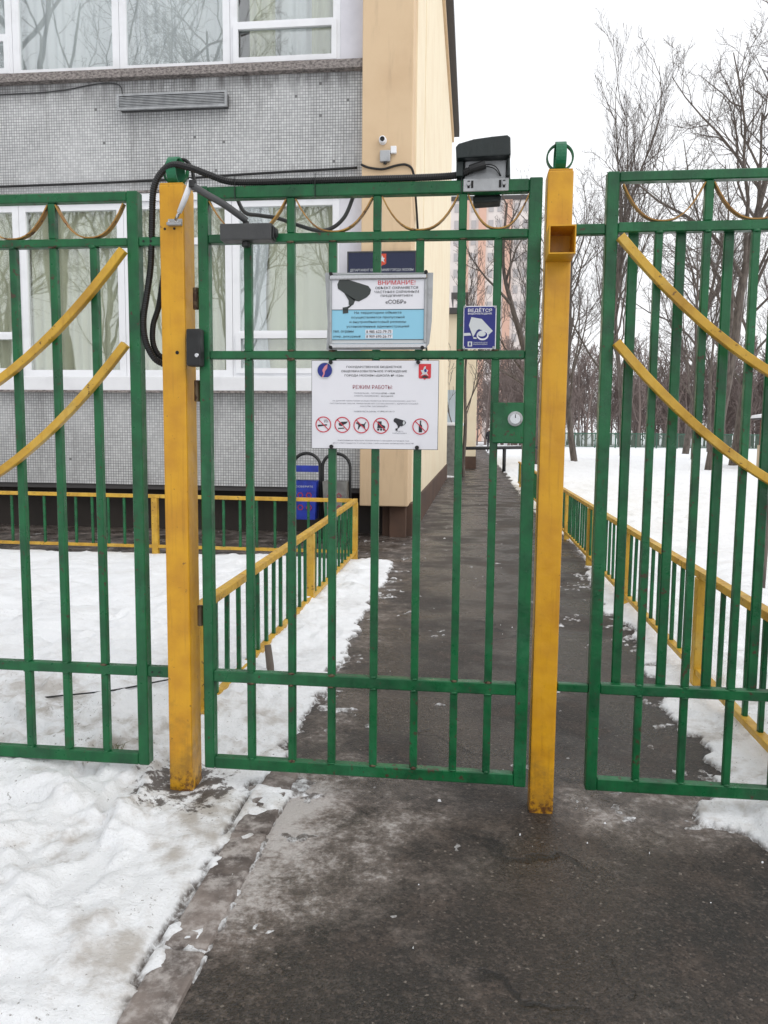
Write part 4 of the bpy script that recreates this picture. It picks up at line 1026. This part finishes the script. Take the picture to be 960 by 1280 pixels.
plant(TB, 15.6, 54, 'bare broad tree in front of the green mesh fence', 4.1, .9, TG)
plant(TD, 12.4, 40, 'small pale bare tree between the leaning trunk and the mesh fence', .5, 1.2, TG)
plant(TC, 17.5, 40, 'broad bare tree behind the brown shed', 2.9, .7, TG)
plant(TD, 7.6, 12.2, 'bare tree whose thin branches reach in over the snow field railing', 3.4, 1.1, TG)
plant(TA, 19.5, 62, 'distant bare tree beyond the mesh fence', 1.0, .9, TG)
plant(TA, 5.6, 58, 'distant bare tree by the far end of the path', 4.0, .85, TG)
T7 = tree_meshes(33, 9, .20, counts=(9, 7, 5, 3), spread=.85, first=.25, up=.08, trunk_pts=[(0, 0, -.1), (-.12, 0, 1.5), (-.3, 0, 3.2), (-.75, .1, 5.0), (-1.25, .1, 6.6), (-1.6, .2, 8.2), (-1.5, .2, 10.5)])
plant(T7, 3.55, 30, 'crooked bare tree bending over the far path', 0, 1.0)
T8 = tree_meshes(41, 6.5, .07, counts=(9, 6, 4, 3), spread=.7, first=.1, up=.1, upright=True)
plant(T8, .62, 21.2, 'thin bare sapling at the end of the beige side wall', 0, 1.0)
TP = empty('bare_sapling', (3.16, 3.82, 0), 'thin dark leaning sapling just beyond the snow field railing', 'tree')
tube('trunk', spline([(3.155, 3.8, -.05), (3.17, 3.81, .5), (3.21, 3.82, 1.1), (3.30, 3.83, 2.0), (3.48, 3.84, 3.2), (3.62, 3.84, 4.4)], 4), [.031] * 9 + [.024] * 6 + [.016] * 6, 8, 'bark', TP)
CV, CF = [], []
R5 = random.Random(7)
for i in range(26):
    z = R5.uniform(2.3, 4.4); x = 3.30 + (z - 2) * .14; a = R5.random() * 6.28; Ln = R5.uniform(.4, 1.1)
    p = Vector((x, 3.83, z)); e = p + Vector((math.cos(a) * .6, math.sin(a) * .6, .9)) * Ln; mid = p.lerp(e, .5) + Vector((R5.gauss(0, .05), R5.gauss(0, .05), .05))
    tube_geo([p, mid, e], [.008, .005, .003], 3, CV, CF, False)
    for k_ in range(4):
        q0 = mid.lerp(e, R5.random()); q1 = q0 + Vector((R5.gauss(0, .2), R5.gauss(0, .2), .25)); tube_geo([q0, q1], [.004, .002], 3, CV, CF, False)
put('crown', mesh_from([v - Vector((3.16, 3.82, 0)) for v in CV], CF, 'twig'), (3.16, 3.82, 0), TP)
# the row across the street that the windows mirror
for i, (x, y, rz, s, T) in enumerate(((-9.5, -17, .4, 1.0, TB), (-16, -20, 1.9, 1.0, TC), (-5.2, -22, 3.1, .95, TA), (-22, -19, 5.0, .9, TB), (-2.5, -26, 2.2, 1.0, TC), (-13, -28, 4.4, 1.05, TA), (-27, -26, .9, 1.0, TC), (-18.5, -15, 2.4, 1.0, TB), (-12, -14.5, 5.4, .95, TC), (-10.5, -5.5, 1.0, 1.0, TB))):
    plant(T, x, y, 'bare tree across the street, seen only mirrored in the school windows', rz, s, 'bare trees mirrored in the windows')

# far wood: one brown mass of trunks and twigs
tmpl = []
for s in range(5):
    TV, TF, CV, CF = make_tree_geo(100 + s, 11, .15, counts=(13, 7, 4), spread=.85, first=.06, up=.11, min_r=.028)
    V = np.array([tuple(v) for v in TV] + [tuple(v) for v in CV], np.float64); F = []
    nT = len(TV)
    for f in TF: F.append(f)
    for f in CF: F.append(tuple(i + nT for i in f))
    tmpl.append((V, np.array(F, np.int64)))
AV, AF, cnt = [], [], 0
R6 = random.Random(12)
spots = []
for i in range(270):
    y = R6.uniform(84, 135); x = R6.uniform(-.02, .62) * (y + 2.5) + R6.uniform(-3, 6); spots.append((x, y, R6.uniform(.75, 1.2)))
for (x, y, s) in spots:
    V, F = tmpl[R6.randrange(5)]; a = R6.random() * 6.283; c, sn_ = math.cos(a), math.sin(a)
    Q = np.stack([V[:, 0] * c - V[:, 1] * sn_, V[:, 0] * sn_ + V[:, 1] * c, V[:, 2]], -1) * s + np.array([x, y, -.1])
    AV.append(Q); AF.append(F + cnt); cnt += len(V)
AV = np.concatenate(AV); AF = np.concatenate(AF)
me = bpy.data.meshes.new('far_wood'); me.vertices.add(len(AV)); me.vertices.foreach_set('co', AV.astype(np.float32).ravel())
me.loops.add(AF.size); me.loops.foreach_set('vertex_index', AF.ravel().astype(np.int32)); me.polygons.add(len(AF)); me.polygons.foreach_set('loop_start', (np.arange(len(AF)) * 4).astype(np.int32))
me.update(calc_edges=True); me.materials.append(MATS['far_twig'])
tag(put('far_wood', me, (0, 0, 0)), 'distant brown mass of bare winter trees beyond the snow field', 'trees', kind='stuff')

# grass poking through the snow, wires lying on it
def tuft(x, y, seed, label, n_=14, h=.05):
    z = ground_z(x, y); V, F = [], []; r = random.Random(seed)
    for i in range(n_):
        a = r.random() * 6.28; bx_, by_ = r.gauss(0, .012), r.gauss(0, .01); Ln = h * r.uniform(.5, 1.2); o = Vector((math.cos(a), math.sin(a), 0))
        p0 = Vector((bx_, by_, -.01)); p1 = p0 + o * Ln * .35 + Vector((0, 0, Ln * .8)); p2 = p1 + o * Ln * .5 + Vector((0, 0, Ln * .15))
        tube_geo([p0, p1, p2], [.0016, .0013, .0004], 3, V, F, False)
    t = put('grass_tuft', mesh_from(V, F, 'dry_grass'), (x, y, z)); tag(t, label, 'grass', 'grass tufts in the snow')
tuft(-.39, .12, 1, 'dry grass tuft poking from the snow under the left panel, the thicker one'); tuft(-.50, .11, 2, 'sparse dry grass blades in the snow under the left panel', 6, .05)
def lying(name, pts, r, label, mat='cable_rubber'):
    P_ = [(x, y, ground_z(x, y) + r) for x, y in pts]; tag(tube(name, spline(P_, 5), r, 6, mat), label, 'wire')
lying('lying_wire', [(-1.15, .62), (-.95, .66), (-.7, .76), (-.5, .92), (-.3, 1.08)], .004, 'thin black wire lying on the yard snow behind the left panel')

# ------------------------------------------------------------------ far things along the path
SW = empty('school_wing', (-2, 29, 0), 'low beige wing of the school farther along the path', 'building')
box('wall', -6, 1.0, 26.5, 40, -.1, 5.6, 'beige_side_lit', SW, .01); box('plinth_wall', -6, 1.02, 26.48, 40.02, -.1, .45, 'plinth', SW); box('roof', -6.2, 1.2, 26.3, 40.2, 5.6, 5.8, 'roof_edge', SW)
PO = empty('porch', (.3, 21, 0), 'small grey porch block with a snow cap behind the side wall', 'porch')
box('base', -.4, .56, 20.6, 21.6, -.05, 1.50, 'bin_grey', PO, .02); box('snow_cap', -.42, .60, 20.56, 21.64, 1.502, 1.60, 'far_snow', PO, .03); box('back_panel', -.4, .50, 21.65, 21.75, -.05, 2.6, 'pale_blue_panel', PO)
BA = empty('path_barrier', (1.9, 24, 0), 'black pipe barrier set across the far path', 'barrier')
tube('bar', [(.42, 23.0, .80), (3.7, 25.4, .84)], .055, 8, 'black_plastic', BA)
for x, y in ((.42, 23.0), (1.95, 24.12), (3.7, 25.4)): tube('post', [(x, y, -.05), (x, y, .8)], .06, 8, 'black_plastic', BA)
# walking person, about 60 m away
def person(x, y):
    P_ = empty('person', (x, y, 0), 'person in a dark coat and white hat walking on the far path', 'person')
    J_ = {'pel': (0, 0, .92), 'ch': (0, .02, 1.25), 'nk': (0, .03, 1.45), 'hd': (0, .03, 1.60), 'ls': (-.19, .02, 1.40), 'le': (-.24, .06, 1.12), 'lh': (-.22, -.08, .92),
          'rs': (.19, .02, 1.40), 're': (.24, -.02, 1.12), 'rh': (.22, -.16, .95), 'lk': (-.10, -.16, .50), 'la': (-.10, -.10, .09), 'lt': (-.10, -.24, .05), 'rk': (.10, .06, .50), 'ra': (.10, .24, .12), 'rt': (.10, .12, .05), 'lp': (-.1, 0, .86), 'rp': (.1, 0, .86)}
    rad = {'pel': .16, 'ch': .18, 'nk': .07, 'hd': .10, 'ls': .09, 'le': .07, 'lh': .05, 'rs': .09, 're': .07, 'rh': .05, 'lk': .075, 'la': .055, 'lt': .045, 'rk': .075, 'ra': .055, 'rt': .045, 'lp': .11, 'rp': .11}
    E_ = [('pel', 'ch'), ('ch', 'nk'), ('nk', 'hd'), ('ch', 'ls'), ('ls', 'le'), ('le', 'lh'), ('ch', 'rs'), ('rs', 're'), ('re', 'rh'), ('pel', 'lp'), ('lp', 'lk'), ('lk', 'la'), ('la', 'lt'), ('pel', 'rp'), ('rp', 'rk'), ('rk', 'ra'), ('ra', 'rt')]
    names = list(J_); me = bpy.data.meshes.new('body'); me.from_pydata([J_[k] for k in names], [(names.index(a), names.index(b)) for a, b in E_], [])
    me.materials.append(MATS['coat_dark'])
    o = put('body', me, (x, y, 0), P_); md = o.modifiers.new('skin', 'SKIN')
    for i, k in enumerate(names):
        sv = me.skin_vertices[0].data[i] if me.skin_vertices else None
        if sv: sv.radius = (rad[k], rad[k])
    if me.skin_vertices: me.skin_vertices[0].data[0].use_root = True
    o.modifiers.new('sub', 'SUBSURF').levels = 1; o.modifiers['sub'].render_levels = 1
    V, F = [], []
    tube_geo([(0, .03, 1.53), (0, .03, 1.58), (0, .03, 1.64), (0, .03, 1.69)], [.085, .09, .085, .05], 10, V, F)
    put('face', mesh_from(V, F, 'skin_tone', True), (x, y, 0), P_)
    V, F = [], []
    tube_geo([(0, .035, 1.60), (0, .04, 1.64), (0, .04, 1.70), (0, .04, 1.74)], [.115, .12, .105, .05], 10, V, F)
    put('hat', mesh_from(V, F, 'hat_white', True), (x, y, 0), P_)
person(2.1, 56)
GO = empty('goal_frame', (12.9, 88, 0), 'white goal frame on the sports ground beyond the snow field', 'goal')
for p, q_ in (((11.3, 88, 0), (11.3, 88, 2.4)), ((13.0, 88, 0), (13.0, 88, 2.4)), ((11.3, 88, 2.4), (13.0, 88, 2.4))): tube('post', [p, q_], .07, 6, 'white_plastic', GO)
MF = empty('mesh_fence', (25, 78, 0), 'low green metal fence on the far edge of the snow field', 'fence')
box('lower_rail', 7, 60, 77.97, 78.03, .15, .22, 'fence_green_far', MF); box('upper_rail', 7, 60, 77.97, 78.03, 1.45, 1.55, 'fence_green_far', MF)
for i in range(27): box('post', 7 + i * 2, 7.1 + i * 2, 77.95, 78.05, -.1, 1.6, 'fence_green_far', MF)
V, F = [], []
for i in range(530):
    x = 7 + i * .1; k_ = len(V)
    V += [(x, 77.99, .2), (x + .045, 77.99, .2), (x + .045, 78.01, .2), (x, 78.01, .2), (x, 77.99, 1.47), (x + .045, 77.99, 1.47), (x + .045, 78.01, 1.47), (x, 78.01, 1.47)]
    for f in ((0, 1, 5, 4), (1, 2, 6, 5), (2, 3, 7, 6), (3, 0, 4, 7)): F.append(tuple(k_ + j for j in f))
mi = put('mesh_infill', mesh_from(V, F, 'fence_green_far'), (0, 0, 0), MF); mi['kind'] = 'stuff'
SH = empty('brown_shed', (14.1, 28, 0), 'reddish brown shed with a beige base and snowy roof among the trees', 'shed')
box('base', 12.1, 16.1, 27, 30, -.1, .95, 'shed_beige', SH); box('wall', 12.15, 16.05, 27.05, 29.95, .95, 1.95, 'shed_brown', SH)
prism('roof', [(11.9, 1.95), (16.3, 1.95), (16.3, 2.0), (14.1, 2.35), (11.9, 2.0)], 26.8, 30.2, 'roof_edge', SH); prism('snow_cap', [(11.85, 2.003), (14.1, 2.355), (16.35, 2.003), (16.3, 2.12), (14.1, 2.5), (11.9, 2.12)], 26.78, 30.22, 'far_snow', SH)
for z in (1.2, 1.45, 1.7): box('siding_joint', 12.15, 16.05, 27.04, 27.05, z, z + .02, 'roof_edge', SH)
# apartment blocks far behind
def apartment(x0, x1, y, h, storeys, bays, label, orange):
    A = empty('apartment_block', ((x0 + x1) / 2, y, 0), label, 'building', 'apartment blocks behind the trees')
    box('wall', x0, x1, y, y + 14, 0, h, 'apartment_white', A); box('roof', x0 - .3, x1 + .3, y - .3, y + 14.3, h, h + .8, 'roof_edge', A)
    bw = (x1 - x0) / bays; sh = h / storeys
    for b in range(bays):
        if b in orange: box('pier', x0 + b * bw + .1, x0 + (b + 1) * bw - .1, y - .35, y + .1, 0, h, 'apartment_orange', A); continue
        for s in range(storeys):
            wx = x0 + b * bw + bw * .22
            me_ = box_mesh(bw * .56, .2, sh * .5, 'apartment_glass_hazed'); put('window', me_, (x0 + (b + .5) * bw, y - .02, (s + .55) * sh), A)
apartment(-7, 12.2, 150, 45, 15, 12, 'tall white apartment block with orange piers rising behind the far path', (3, 5, 8))
apartment(-1.95, -.4 + 0.0, 100, 18.5, 6, 1, 'narrow grey-white block visible beside the school side wall', ())
flush_text()
